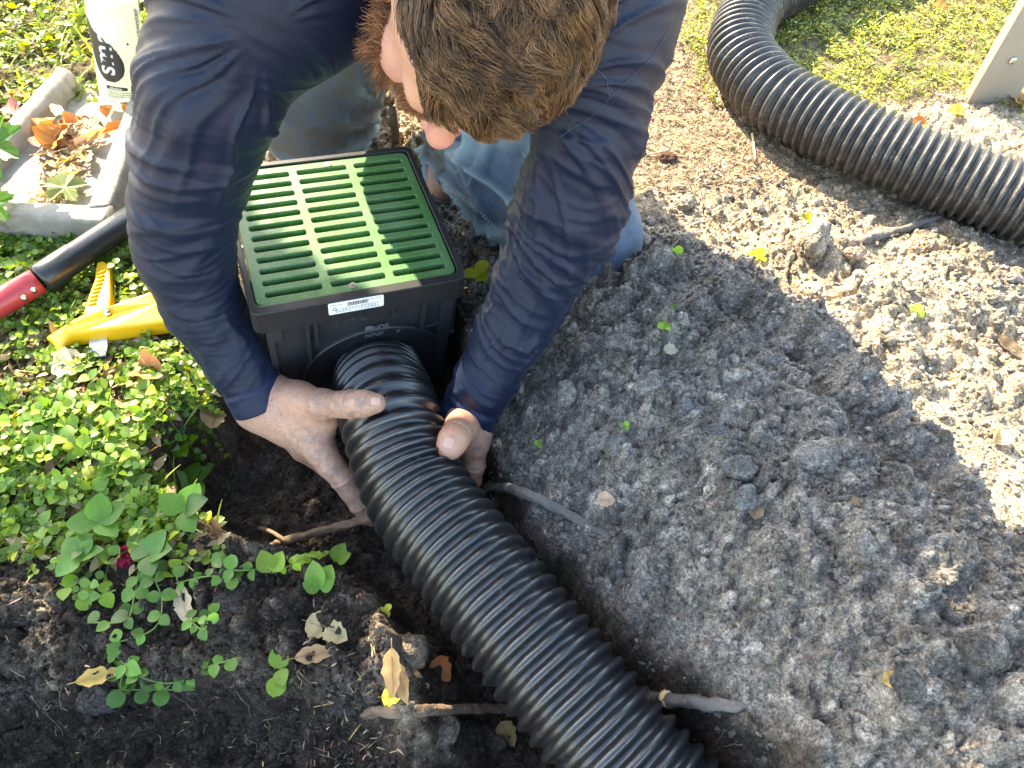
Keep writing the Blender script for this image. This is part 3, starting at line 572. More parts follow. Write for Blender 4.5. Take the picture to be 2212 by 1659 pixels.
LV = [(393,1305,.052,-65,tan,'long tan leaf lying upright on the green sprigs of the soil block',.012,.5),(208,1460,.045,15,(.5,.32,.08),'golden half-lit leaf at the lower left of the soil block',.012,.6),
 (690,1352,.032,-20,(.42,.33,.17),'mottled tan leaf, upper one at the right of the soil block',.006,.3),(725,1368,.028,-30,(.42,.32,.16),'pointed tan leaf tucked under the mottled one',.006,.2),(680,1412,.045,10,brn,'brown ragged leaf below the mottled pair on the soil block',.006,.4),
 (325,800,.045,-20,(.55,.22,.08),'large curled orange brown leaf beside the sleeve in the ground cover',.02,1.2),(30,925,.05,70,(.5,.3,.15),'pink-brown leaf standing at the left edge in the ground cover',.02,.4),
 (150,785,.05,5,tan,'pale lance leaf lying flat left of the orange curled leaf',.015,.2),(465,900,.035,80,brn,'brown leaf leaning on the pit edge below the cuff',.012,.4),(250,740,.03,-40,brn,'small brown leaf under the steel blade',.012,.4),
 (845,1450,.048,-85,(.45,.26,.1),'narrow brown leaf hanging by the sun fleck beside the pipe',.03,.2),(862,1470,.045,-70,(.42,.24,.1),'second narrow brown leaf beside the hanging one',.028,.2),(845,1505,.02,0,yel,'small yellow leaf behind the narrow hanging leaves',.006,.4),
 (1095,1585,.03,-60,(.3,.2,.08),'dull yellow brown leaf against the lower left of the pipe',.004,.4),(955,1445,.03,-60,(.35,.12,.04),'reddish leaf in the trench left of the pipe',.004,.5),
 (2160,940,.03,50,(.75,.52,.25),'curled cream leaf on the smooth sunlit sand at right',.008,.9),(2185,745,.045,-60,(.13,.085,.05),'dark bent leaf near the right edge on the sand',.012,.8),(1850,1090,.018,10,(.32,.2,.1),'small tan fragment on the shaded mound',.004,.1),
 (1450,755,.018,0,(.42,.36,.25),'squarish pale leaf scrap high on the shaded mound',.004,.1),(1630,1100,.02,80,(.2,.13,.08),'thin dark leaf beside the sawn edge of the mound',.004,.3),(1925,1465,.016,20,(.6,.4,.15),'ochre leaf scrap low on the right of the mound',.005,.3),
 (1310,1080,.02,0,(.55,.36,.24),'peach coloured leaf scrap beside the sandy root',.008,.5),(1075,960,.014,-60,(.5,.32,.2),'tiny pink-brown leaf beside the right wrist',.005,.5),(475,1215,.02,20,(.55,.4,.25),'small tan leaf at the foot of the forked root',.008,.4),
 (1990,265,.03,10,rus,'red-brown leaf on the lawn beside the coiled pipe',.01,.4),(1600,20,.025,80,rus,'reddish leaf on the grass left of the pipe bend',.01,.4),(2030,15,.03,-40,rus,'orange leaf at the top of the right lawn',.012,.4),
 (1925,130,.022,30,(.55,.25,.1),'small orange leaf in the middle of the right lawn',.01,.4),(2205,215,.05,-60,(.5,.25,.1),'curled orange-brown leaf beside the grey post',.012,.6),(2070,240,.03,-10,yel,'yellow leaf on the bare edge below the right lawn',.006,.3),
 (35,200,.045,10,rus,'bright red-brown leaf behind the trough at the left edge',.02,.5),(25,235,.04,-30,(.35,.1,.08),'dark wine leaf behind the trough at the left edge',.014,.5),(95,245,.03,-40,(.45,.22,.18),'pinkish leaf beside the trough rim',.014,.4)]
for a in LV: add_leaf(a[0], a[1], a[2], a[3], a[4], a[5], 'lance' if a[2] > .04 and 'curled' not in a[5] else 'ovate', up=a[6], curl=a[7])
for a in ((118,292,.056,70,(.55,.22,.04),'broad orange leaf on the trough, frontmost of the cluster','ovate'),(95,270,.045,60,(.45,.2,.05),'orange-brown leaf behind the frontmost one in the trough','ovate'),(150,262,.032,-5,org,'small bright orange leaf at the top of the trough cluster','ovate'),
 (122,232,.05,-60,(.75,.58,.38),'pale upright leaf at the back of the trough cluster','lance'),(245,272,.05,12,(.7,.2,.02),'bright orange leaf on the right of the trough','lance'),(185,300,.05,30,(.55,.3,.22),'pinkish leaf across the middle of the trough','lance'),
 (185,330,.05,-60,(.35,.22,.08),'olive-brown leaf standing at the lower right of the cluster','lance'),(130,345,.04,35,(.7,.42,.06),'yellow-orange leaf below the frontmost one in the trough','lance'),(75,300,.05,-50,(.13,.08,.05),'dark curled leaf against the left trough wall','lance'),
 (235,238,.028,80,(.6,.22,.06),'reddish leaf at the foot of the bottle, left one','ovate'),(288,232,.035,60,(.7,.25,.03),'orange leaf at the foot of the bottle, right one','ovate'),(95,325,.045,0,(.6,.45,.3),'flat tan leaf in the litter of the trough','lance'),
 (150,370,.04,20,(.55,.38,.25),'dry tan leaf just above the lobed green leaf','lance'),(205,290,.04,60,(.8,.6,.3),'cream leaf between the two orange ones','ovate'),(160,315,.04,100,(.5,.2,.05),'rust leaf standing in the middle of the trough','lance')):
    o = add_leaf(a[0], a[1], a[2], a[3], a[4], a[5], a[6], z=TZ+.008+.012*rng.random(), curl=.7, group='dry leaves in the concrete trough', pitch=.35, roll=.4*rng.standard_normal())
def lobed(px, py, L, ang, col, label, z, pitch=.1, roll=.1, lobes=5):
    a = np.linspace(-np.pi, np.pi, 97); r = .34+.16*np.abs(np.cos(a*lobes/2))**1.2+.03*np.sign(np.sin(a*30)); r *= 1-.35*np.exp(-((np.abs(a)-np.pi)/.3)**2)
    pts = [np.stack([k*r*np.cos(a), k*r*np.sin(a), .12*k*np.abs(np.sin(a*lobes/2))-.15*(k*r)**2], -1)[:-1] for k in (.33, .66, 1)]
    V = np.concatenate([[[0, 0, 0]]]+pts); n = 96; f = [(0, 1+i, 1+(i+1) % n) for i in range(n)]
    for k in range(2): f += [(1+k*n+i, 1+(k+1)*n+i, 1+(k+1)*n+(i+1) % n, 1+k*n+(i+1) % n) for i in range(n)]
    st, sf = tube([(-.02, 0, 0), (-.35, .02, .01), (-.6, 0, -.06)], .015, 6, False); f += [tuple(q+len(V)) for q in sf.tolist()] if False else []
    V = V*L; Rm = orient(np.array([R(ang)]), np.array([pitch]), np.array([roll]))[0]
    c = np.array(col)*(1+.2*fbm2(V[:, 0]*90, V[:, 1]*90, 3, 4))[:, None]
    o = mk('green_leaf', V@Rm.T, f, M['leaf'], col=c); o.location = G(px, py, z); tag(o, label, 'leaf')
    s_ = mk('leaf_stalk', (st*L)@Rm.T, sf, M['leaf'], o, col=np.tile((.3, .36, .12), (len(st), 1))); return o
lobed(140, 405, .062, 95, (.24, .30, .12), 'pale green lobed leaf lying face down in the trough', TZ+.012)
lobed(-8, 318, .10, 20, (.05, .15, .015), 'dark green serrated leaf hanging in at the left edge', .12, .5, .3, 7)
lobed(-15, 440, .07, 10, (.10, .24, .02), 'bright green leaf at the left edge under the dark one', .07, .3, .5, 6)
# clusters of four leaflets and small sprigs, each a plant of its own
def sprig(px, py, hgt, leaves, label, group='leafy sprigs on the soil block', c=(.06, .17, .025), up=0.):
    b0 = GP(px, py, up); r = empty('weed_sprig', b0, label, 'weed', group); top = np.array([0, 0, hgt])
    V, f = tube(spline([(0, 0, -.01), (.004, .002, hgt*.5), top], 8), .0008, 6, False); mk('stem', V, f, M['leaf'], r, col=np.tile((.2, .3, .08), (len(V), 1)))
    for (dx, dy, L, ang, kd) in leaves:
        tv, tf = leaf_tpl(kd, 8); cc = np.array(c)*1.45*np.array((1.35, 1.08, .6))*(1+.25*rng.standard_normal()); V = tv*L
        Rm = orient(np.array([R(ang)]), np.array([.38+.18*rng.standard_normal()]), np.array([.25*rng.standard_normal()]))[0]
        o = mk('leaflet', V@Rm.T+top+np.array([dx, dy, 0]), tf, M['leaf'], r, col=np.tile(np.clip(cc, .02, .6), (len(V), 1)))
    return r
def four(L, a=0): return [(.001, 0, L, a+35, 'ovate'), (0, .001, L, a+80, 'ovate'), (-.001, 0, L*.95, a+175, 'ovate'), (0, -.001, L*.9, a-35, 'ovate')]
g4 = 'four-leaflet weeds at the pit edge'
sprig(413,1005,.05,four(.030,-5),'tallest bright four-leaflet sprig at the edge of the pit',g4,(.12,.28,.03)); sprig(432,1075,.045,four(.034,5),'four-leaflet sprig just below the tallest bright one',g4,(.07,.19,.03))
sprig(420,1130,.035,four(.034,-20),'dark four-leaflet sprig touching the forked root side of the pit',g4,(.06,.17,.03)); sprig(245,1160,.04,four(.034,10),'four-leaflet sprig beside the magenta flower',g4,(.06,.17,.04))
sprig(345,1220,.03,four(.032,-30),'bluish green four-leaflet sprig right of the magenta flower',g4,(.05,.15,.045)); sprig(200,1225,.03,four(.030,60),'bluish oval-leaved sprig left of the magenta flower',g4,(.05,.15,.045))
gs = 'small sprigs on the soil block'
sprig(593,1250,.02,[(0,0,.026,115,'ovate'),(.004,0,.024,70,'ovate')],'twin upright leaves below the forked root',gs,(.12,.24,.04)); sprig(700,1285,.02,[(0,0,.032,115,'ovate'),(0,0,.028,72,'ovate'),(0,0,.02,170,'ovate'),(0,0,.018,20,'ovate')],'upright broad-leaved weed at the right end of the soil block',gs,(.09,.24,.04))
sprig(728,1225,.02,[(0,0,.026,60,'ovate'),(.004,0,.022,20,'ovate')],'green-topped weed behind the upright broad-leaved one',gs,(.10,.25,.04)); sprig(617,1455,.02,[(0,0,.026,100,'ovate'),(0,0,.02,-70,'ovate'),(0,-.008,.02,-95,'round')],'narrow upright sprig low on the right of the block face',gs,(.10,.22,.03))
sprig(1460,560,.01,[(0,0,.012,60,'round'),(0,0,.012,170,'round')],'tiny sprig on the shaded mound tip near the knee','tiny seedlings on the bare soil',(.14,.32,.05))
gt = 'tiny seedlings on the bare soil'
for a in ((1635,565,.02,'bright seedling in the sunlit sand beside the big broken clod'),(1740,480,.014,'yellow-green seedling under the coiled pipe shadow'),(1975,680,.016,'green seedling on the sunlit crumbly soil at right'),(1448,680,.014,'small round green leaf high on the shaded mound'),(1435,712,.012,'grey-green round leaf below the small green one'),
          (1165,965,.01,'tiny green leaf near the right wrist on the mound'),(1350,925,.008,'tiny green speck leaf above the sandy root'),(1035,610,.03,'yellow-green plant in the gap between grate and sleeve'),(835,1325,.012,'tiny yellow seedling beside the sun fleck'),(445,870,.014,'tiny yellow sprig between the cuff and the basin')):
    L = a[2]; sprig(a[0], a[1], L*.5, [(0,0,L*.8,60,'round'),(0,0,L*.8,180,'round'),(0,0,L*.7,-60,'round')], a[3], gt, (.28,.36,.04) if 'yellow' in a[3] or 'bright' in a[3] else (.12,.26,.06))
# trailing vines over the soil block, one plant each
def trail(pts, sz, label, c=(.07, .17, .03), up=.012):
    sz = sz*.82
    P = spline(np.array([GP(a, b_, up) for a, b_ in pts]), 40); r = empty('trailing_weed', P[0], label, 'weed', 'trailing stems over the soil block'); Q = P-P[0]
    V, f = tube(Q, .0009, 6, False); mk('stem', V, f, M['leaf'], r, col=np.tile((.18, .28, .08), (len(V), 1)))
    L = np.linalg.norm(np.diff(P, axis=0), axis=1).sum(); n = max(3, int(L/(sz*1.25)))
    for k in range(n):
        i = int((k+.5)/n*39); d = Q[min(i+1, 39)]-Q[i-1]; th = math.atan2(d[1], d[0])
        for sg in (-1, 1):
            if rng.random() < .12: continue
            tv, tf = leaf_tpl('round' if rng.random() < .4 else 'ovate', 8); s_ = sz*1.1*rng.uniform(.65, 1.1); cc = np.array(c)*1.55*np.array((1.1, 1, .8))*(1+.3*rng.standard_normal())
            Rm = orient(np.array([th+sg*(1.2+.3*rng.standard_normal())]), np.array([.1+.2*rng.standard_normal()]), np.array([.3*rng.standard_normal()]))[0]
            mk('leaflet', (tv*s_)@Rm.T+Q[i]+(0, 0, .001), tf, M['leaf'], r, col=np.tile(np.clip(cc, .02, .6), (len(tv), 1)))
trail([(300,1230),(290,1290),(270,1340),(190,1345)], .019, 'trailing stem with round leaves pointing left across the block')
trail([(330,1240),(350,1300),(330,1360),(230,1395)], .02, 'leafy stem running down the middle left of the block')
trail([(235,1400),(300,1460),(380,1475),(450,1440),(520,1420)], .017, 'long stem curving right along the front of the block')
trail([(380,1260),(450,1245),(520,1250)], .015, 'stem reaching right across the top of the block')
trail([(280,1420),(260,1480),(280,1500)], .022, 'large-leaved stem hanging over the lower left of the block', (.07,.17,.03))
trail([(400,1330),(440,1360),(455,1310)], .014, 'short hooked stem right of the long tan leaf')
trail([(240,1490),(330,1490),(420,1490)], .022, 'low stem of big leaves at the front foot of the block', (.07,.18,.03))
trail([(130,1260),(180,1290),(250,1275)], .02, 'left stem with yellowish leaves on the block top', (.12,.24,.02))
trail([(560,1230),(500,1230),(480,1200)], .018, 'leafy stem beside the forked root')
trail([(600,1230),(650,1215),(700,1200)], .012, 'small bright stem between forked root and pit', (.16,.30,.03))
trail([(360,900),(400,950),(440,1000),(450,1010)], .012, 'thin stem of small leaves drooping into the pit', (.05,.13,.02))
trail([(340,860),(420,900),(480,960),(500,990)], .011, 'second thin stem drooping into the pit near the cuff', (.06,.14,.02))
trail([(300,930),(350,960),(400,940)], .013, 'stem arching over the pit edge below the sleeve', (.1,.2,.03))
# magenta flower heads
for px, py, r0, lab in ((272,1200,.012,'magenta fluffy flower head low in the ground cover'),(545*.55,880,.007,'small dark red flower half hidden in the ground cover')):
    n = 260; d = rng.standard_normal((n, 3)); d /= np.linalg.norm(d, axis=1)[:, None]; tv, tf = leaf_tpl('lance', 3)
    o = scatter('flower', tv, tf, d*r0*.5*np.array((.8, 1.5, .8)), orient(np.arctan2(d[:, 1], d[:, 0]), np.arcsin(d[:, 2]), rng.random(n)*6), np.full(n, r0*.5), M['leaf'], greens(n, (.35, .01, .08), (.6, .05, .2)), True)
    o.location = GP(px, py, .014); tag(o, lab, 'flower')
#--PART3
# ---------------------------------------------------------------- catch basin
def cam2w(v): return v[0]*RT+v[1]*DN+v[2]*FW
def homog(pts, W, L):
    A = []
    for (X, Y), (u, v) in zip([(0, L), (W, L), (W, 0), (0, 0)], pts):
        A.append([X, Y, 1, 0, 0, 0, -u*X, -u*Y, -u]); A.append([0, 0, 0, X, Y, 1, -v*X, -v*Y, -v])
    Hm = np.linalg.svd(np.array(A))[2][-1].reshape(3, 3)
    B = np.linalg.inv(np.array([[F, 0, CX], [0, F, CY], [0, 0, 1]]))@Hm
    if B[2, 2] < 0: B = -B
    a, b_ = B[:, 0], B[:, 1]; s = math.sqrt(np.linalg.norm(a)*np.linalg.norm(b_)); a = a/np.linalg.norm(a); b_ = b_/np.linalg.norm(b_)
    m_ = (a+b_)/np.linalg.norm(a+b_); d_ = (a-b_)/np.linalg.norm(a-b_); X = (m_+d_)/math.sqrt(2); Y = (m_-d_)/math.sqrt(2)
    return cam2w(X), cam2w(Y), np.array([0, 0, H])+cam2w(B[:, 2]/s)
BX, BY, BO = homog([(488, 360), (897, 302), (1004, 587), (541, 683)], .25, .25); BZ = np.cross(BX, BY)
BM = Matrix(((*[BX[0], BY[0], BZ[0]], BO[0]), (BX[1], BY[1], BZ[1], BO[1]), (BX[2], BY[2], BZ[2], BO[2]), (0, 0, 0, 1)))
def hit(px, py, axis, val):                          # ray against a plane of the basin's own frame
    r = FW+(px-CX)/F*RT+(py-CY)/F*DN; o = np.array([0, 0, H])-BO; A = np.array([BX, BY, BZ]); o = A@o; r = A@r
    t = (val-o[axis])/r[axis]; return o+t*r
basin = empty('catch_basin', (0, 0, 0), 'square black plastic drain box with green slotted grate between the man\'s arms', 'catch basin'); basin.matrix_world = BM
def loc(o): o.parent = basin; return o
def prism(pts, z0, z1, name, mat, parent, bevel=.0008, smooth=False):
    n = len(pts); v = [(x, y, z0) for x, y in pts]+[(x, y, z1) for x, y in pts]
    f = [tuple(range(n-1, -1, -1)), tuple(range(n, 2*n))]+[(i, (i+1) % n, n+(i+1) % n, n+i) for i in range(n)]
    o = mk(name, v, f, mat, parent, smooth)
    if bevel: q = o.modifiers.new('b', 'BEVEL'); q.width = bevel; q.segments = 2; q.limit_method = 'ANGLE'
    return o
def rrect(x0, y0, x1, y1, r, n=6):
    out = []
    for cx, cy, a0 in ((x1-r, y0+r, -90), (x1-r, y1-r, 0), (x0+r, y1-r, 90), (x0+r, y0+r, 180)):
        for k in range(n+1): a = R(a0+90*k/n); out.append((cx+r*math.cos(a), cy+r*math.sin(a)))
    return out
def ring(o_, i_, z0, z1, name, mat, parent, bevel=.001):
    n = len(o_); v = [(x, y, z) for z in (z0, z1) for P in (o_, i_) for x, y in P]; f = []
    for i in range(n):
        j = (i+1) % n; f += [(i, j, 2*n+j, 2*n+i), (n+j, n+i, 3*n+i, 3*n+j), (2*n+i, 2*n+j, 3*n+j, 3*n+i), (j, i, n+i, n+j)]
    o = mk(name, v, f, mat, parent, False)
    q = o.modifiers.new('b', 'BEVEL'); q.width = bevel; q.segments = 2; q.limit_method = 'ANGLE'; q.angle_limit = R(40); return o
ring(rrect(0, 0, .25, .25, .010), rrect(.0075, .0115, .2425, .2425, .008), -.034, 0, 'rim', M['rim'], basin)
# grate: a plate with three columns of twelve rounded slots
cu = bpy.data.curves.new('grate', 'CURVE'); cu.dimensions = '2D'; cu.fill_mode = 'BOTH'; cu.extrude = .0055; cu.bevel_depth = .0006; cu.bevel_resolution = 1
def poly(pts):
    s = cu.splines.new('POLY'); s.points.add(len(pts)-1); s.use_cyclic_u = True
    for q, (x, y) in zip(s.points, pts): q.co = (x, y, 0, 1)
poly(rrect(.0095, .0135, .2405, .2405, .010, 8))
for cx in (.052, .1255, .199):
    for r_ in range(12):
        y = .0285+r_*.01785; poly(rrect(cx-.0325, y-.0052, cx+.0325, y+.0052, .0037, 5)[::-1])
tmp = bpy.data.objects.new('grate', cu); C.objects.link(tmp); dg = bpy.context.evaluated_depsgraph_get(); me = bpy.data.meshes.new_from_object(tmp.evaluated_get(dg)); bpy.data.objects.remove(tmp)
me.materials.clear(); me.materials.append(M['green']); gr = bpy.data.objects.new('grate', me); C.objects.link(gr); gr.parent = basin; gr.location = (0, 0, -.0085)
mb = MB()
for r_ in range(13): mb.add(*box((.1255, .0195+r_*.01785, -.024), (.214, .003, .02)))
mb.build('grate_ribs', M['green'], gr).location = (0, 0, .0085)
for x, y in ((.117, .0205), (.135, .2335)):
    mb = MB(); V, f = tube([(x, y, -.003), (x, y, -.0012)], .0042, 20); mb.add(V, f); s_ = mb.build('screw', M['screw'], basin); mb = MB(); mb.add(*box((x, y, -.0011), (.005, .001, .0006))); mb.add(*box((x, y, -.00105), (.001, .005, .0006))); mb.build('screw_slot', M['ink'], s_)
def body():
    mb = MB(); z0, z1 = -.034, -.235; t0, t1 = .011, .030; w_ = .003
    for z0_, z1_, i0, i1 in ((z0, z1, 0, 0),):
        for inner in (0, w_):
            pass
    a = [(t0, t0), (.25-t0, t0), (.25-t0, .25-t0), (t0, .25-t0)]; b_ = [(t1, t1), (.25-t1, t1), (.25-t1, .25-t1), (t1, .25-t1)]
    ai = [(x+(w_ if x < .1 else -w_), y+(w_ if y < .1 else -w_)) for x, y in a]; bi = [(x+(w_ if x < .1 else -w_), y+(w_ if y < .1 else -w_)) for x, y in b_]
    v = [(x, y, z0) for x, y in a]+[(x, y, z1) for x, y in b_]+[(x, y, z0) for x, y in ai]+[(x, y, z1+w_) for x, y in bi]; f = []
    for i in range(4):
        j = (i+1) % 4; f += [(j, i, 4+i, 4+j), (8+i, 8+j, 12+j, 12+i), (i, j, 8+j, 8+i)]
    f += [(4, 5, 6, 7)[::-1], (12, 13, 14, 15)]
    mb.add(v, f); return mb.build('body', M['basin'], basin, bevel=.0015)
bd = body()
def yf(z): return .011+(.019)*(-z-.034)/.201         # front wall leans in with depth
def fin(x0, x1, za, zb, out=.008):
    mb = MB(); v = [(x0, yf(za)-out, za), (x1, yf(za)-out, za), (x1, yf(za)+.001, za), (x0, yf(za)+.001, za), (x0, yf(zb)-out, zb), (x1, yf(zb)-out, zb), (x1, yf(zb)+.001, zb), (x0, yf(zb)+.001, zb)]
    mb.add(v, [tuple(reversed(q)) for q in BF]); mb.build('rib', M['basin'], basin, bevel=.0008)
fin(.013, .030, -.034, -.060); fin(.056, .061, -.034, -.115); fin(.066, .0705, -.034, -.085); fin(.012, .020, -.034, -.225, .007); fin(.086, .098, -.034, -.052, .005)
fin(.222, .238, -.034, -.225, .009); fin(.197, .203, -.034, -.095); fin(.160, .163, -.034, -.055, .006); fin(.203, .222, -.088, -.092, .007)
mb = MB()                                            # side gussets at the right-hand corner
for y in (.02, .075, .13, .185, .235): mb.add(*box((.2405, y, -.075), (.013, .004, .085)))
mb.add(*box((.2415, .03, -.12), (.012, .03, .004))); mb.build('side_ribs', M['basin'], basin, bevel=.0006)
# outlet plate: raised disc on the front wall with moulded letters
tl = math.atan2(.019, .201); PC = hit(812, 800, 1, yf(-.13)-.004); pz = PC[2]; px_ = PC[0]
nrm = np.array([0, -math.cos(tl), -math.sin(tl)*1.0]); upv = np.array([0, -math.sin(tl), math.cos(tl)])
pc = np.array([px_, yf(pz), pz])
def face(u, v, d=0.): return pc+np.array([u, 0, 0])+upv*v-np.array([0, 1, 0])*d
a = np.linspace(0, 2*np.pi, 97)[:-1]; prof = [(.0, .0045), (.088, .0045), (.0915, .0052), (.093, .007), (.0965, .007), (.0975, .005), (.098, -.001)]
V = np.array([face(r_*math.cos(t), r_*math.sin(t), d) for r_, d in prof for t in a]); n_ = 96
f = [(k*n_+i, k*n_+(i+1) % n_, (k+1)*n_+(i+1) % n_, (k+1)*n_+i) for k in range(len(prof)-1) for i in range(n_)]
disc = mk('outlet_plate', V, [tuple(reversed(q)) for q in f], M['basin'], basin)
def text_mesh(txt, size, ext=.0004, font=None, off=0., space=1.):
    c = bpy.data.curves.new('t', 'FONT'); c.body = txt; c.size = size; c.extrude = ext; c.align_x = 'CENTER'; c.align_y = 'CENTER'; c.offset = off; c.space_character = space
    o = bpy.data.objects.new('t', c); C.objects.link(o); m_ = bpy.data.meshes.new_from_object(o.evaluated_get(bpy.context.evaluated_depsgraph_get())); bpy.data.objects.remove(o)
    v = np.empty(len(m_.vertices)*3); m_.vertices.foreach_get('co', v); f = [tuple(p.vertices) for p in m_.polygons]; return v.reshape(-1, 3), f
M['embossed'] = plain('worn_plastic_edge', (.13, .13, .135), .4, vary=.2)
def uv(px, py): q = hit(px, py, 1, pc[1]-.006); return q[0]-pc[0], (q[2]-pc[2])/math.cos(tl)
for txt, px, py, s_ in (('NDS', 818, 695, .0105), ('UNIVERSAL', 801, 706, .0068), ('OUTLET', 806, 714, .0066), ('4"', 764, 714, .0068), ('4"', 858, 706, .0068)):
    u, v = uv(px, py); tv, tf = text_mesh(txt, s_, .0003, off=.0002)
    mk('lettering', [face(u+x, v+y*1.15, .0052+z) for x, y, z in tv], tf, M['embossed'], disc, False)
u, v = uv(793, 698)
V, f = tube([face(u+.0046*math.cos(q), v+.0046*math.sin(q), .0052) for q in np.linspace(0, 2*np.pi, 30)], .0005, 6, False); mk('emblem', V, f, M['embossed'], disc)
mb = MB()
for k in (-.002, 0, .002): V, f = tube([face(u-.0036, v+k, .0052), face(u+.0036, v+k, .0052)], .0005, 5); mb.add(V, f)
mb.build('emblem', M['embossed'], disc)
# sticker on the front of the rim
q0, q1 = hit(709, 664, 1, -.0006), hit(829, 650, 1, -.0006); x0, x1 = q0[0], q1[0]
st = prism(rrect(x0, -.0215, x1, -.0022, .002, 4), 0, .0004, 'sticker', M['sticker'], None, 0); st.parent = basin; st.rotation_euler = (R(90), 0, 0); st.location = (0, -.0002, 0)
mb = MB(); x = x0+.022; k = 0
while x < x0+.046: w_ = rng.choice([.0003, .0005, .0008]); mb.add(*box((x, -.0008, -.0075), (w_, .0004, .006))); x += w_+rng.choice([.0004, .0007])
mb.build('barcode', M['ink'], st).matrix_parent_inverse = Matrix.Rotation(R(-90), 4, 'X')
mb = MB()
for k in range(5):
    for j in range(14):
        if rng.random() < .85: mb.add(*box((x0+.009+j*.0037, -.0008, -.0125-k*.0016), (rng.uniform(.0018, .0034), .0004, .0006)))
for j in range(5): mb.add(*box((x0+.003+j*.003, -.0008, -.0058), (.0026, .0004, .0012))); mb.add(*box((x1-.018+j*.0033, -.0008, -.0052), (.0029, .0004, .001)))
mb.build('small_print', M['faint'], st).matrix_parent_inverse = Matrix.Rotation(R(-90), 4, 'X')
mb = MB(); 
for s_ in (-1, 1): V, f = tube([(x0+.007, -.0009, -.0095), (x0+.007+s_*.003, -.0009, -.0145)], .0003, 4); mb.add(V, f)
V, f = tube([(x0+.004, -.0009, -.0145), (x0+.010, -.0009, -.0145)], .0003, 4); mb.add(V, f)
mb.build('warning_triangle', M['ink'], st).matrix_parent_inverse = Matrix.Rotation(R(-90), 4, 'X')

# ---------------------------------------------------------------- corrugated pipes
def corrugated(ctrl, rad, pitch, depth, name, mat, label, seg=88, sub=12, sag=0):
    P = spline(ctrl, 400); L = np.linalg.norm(np.diff(P, axis=0), axis=1).sum(); n = int(L/pitch*sub); P = spline(P[::8], n)
    s = np.arange(n)/sub*2*np.pi
    w_ = np.cos(s); w_ = np.sign(w_)*np.abs(w_)**.72
    rr = rad-depth*.5+depth*.5*w_+.0005*fbm2(np.arange(n)*.02, np.zeros(n), 2, 5)
    V, f = tube(P, rr, seg, False, lambda i, a: 1+.012*np.cos(2*a+i*.004))
    o = mk(name, V, f, mat); return tag(o, label, 'drain pipe', None), P
p0 = np.array(BO)+BX*face(0, 0)[0]+BY*face(0, 0, 0)[1]+BZ*face(0, 0)[2]
nw = -(BY*math.cos(tl)+BZ*math.sin(tl)*.3); nw /= np.linalg.norm(nw)
def pxw(px, py, z): return G(px, py, z)
main_ctrl = [p0-nw*.03, p0+nw*.012, G(838, 885, .060), G(900, 1060, .055), G(1048, 1262, .055), G(1272, 1545, .05), G(1430, 1730, .045), G(1650, 1960, .04)]
pipe, MP = corrugated(main_ctrl, .0618, .0180, .0080, 'corrugated_pipe', M['pipe'], 'black corrugated drain pipe plugged into the drain box, held in both hands')
coil, _ = corrugated([G(2050, -210, .06), G(1860, -110, .06), G(1720, -45, .06), G(1628, 15, .06), G(1600, 110, .06), G(1650, 185, .06), G(1712, 230, .06), G(1888, 315, .06), G(2147, 415, .06), G(2420, 520, .06), G(2700, 640, .06)], .058, .0152, .008, 'corrugated_pipe', M['dusty_pipe'], 'dusty corrugated pipe curving over the lawn and sand at upper right')

# ---------------------------------------------------------------- concrete trough
TA, TB, TC, TD = G(140, 160, .05), G(322, 170, .05), G(212, 468, .05), G(-120, 452, .05)
def bar(a, b_, wd, ht, name, parent, z0=-.02, rnd=.012, top=None):
    d = (b_-a); L = np.linalg.norm(d[:2]); d = d/np.linalg.norm(d); nrm_ = np.array([-d[1], d[0], 0]); n = 60; V = []
    sec = rrect(-wd/2, z0, wd/2, ht, rnd, 7); m_ = len(sec)
    for i in range(n+1):
        p = a+(b_-a)*i/n
        for (u, v) in sec: V.append((p[0]+nrm_[0]*u, p[1]+nrm_[1]*u, v))
    V = np.array(V); V += .0012*np.stack([fbm3(V*40+k*9, 3, 3) for k in range(3)], -1)
    i = np.arange(n)[:, None]*m_; j = np.arange(m_)[None]; k = (j+1) % m_
    f = np.stack([i+j, i+k, i+m_+k, i+m_+j], -1).reshape(-1, 4)[:, ::-1].tolist(); f += [tuple(range(m_)), tuple(range(n*m_+m_-1, n*m_-1, -1))]
    return mk(name, V, f, M['concrete'], parent, True)
tray = empty('concrete_trough', (0, 0, 0), 'weathered concrete splash trough full of dry leaves under the bottle', 'splash block')
bar(TA-(0, 0, 0), TD, .036, .062, 'rim_wall', tray, rnd=.016); bar(TB, TC+(.0, .012, 0), .034, .060, 'rim_wall', tray, rnd=.008); bar(TD, TC+(.017, 0, 0), .036, .058, 'rim_wall', tray, rnd=.007)
n = 90; s_ = np.linspace(0, 1, n); SX, SY = np.meshgrid(s_, s_); P = (TA*(1-SX[..., None])+TB*SX[..., None])*(1-SY[..., None])+(TD*(1-SX[..., None])+TC*SX[..., None])*SY[..., None]
P[..., 2] = TZ-.014*(1-SY)-.004*np.exp(-((SX-.5)/.25)**2)+.0016*fbm2(P[..., 0]*60, P[..., 1]*60, 4, 3)
i = (np.arange(n-1)[:, None]*n+np.arange(n-1)[None]).reshape(-1); top = P.reshape(-1, 3); bot = top-(0, 0, .045)
f = np.concatenate([np.stack([i, i+n, i+n+1, i+1], -1), np.stack([i, i+1, i+n+1, i+n], -1)+n*n]).tolist()
e = list(range(n)); f += [(a_, a_+1, n*n+a_+1, n*n+a_) for a_ in range(n-1)]
mk('floor', np.concatenate([top, bot]), f, M['concrete'], tray, True)
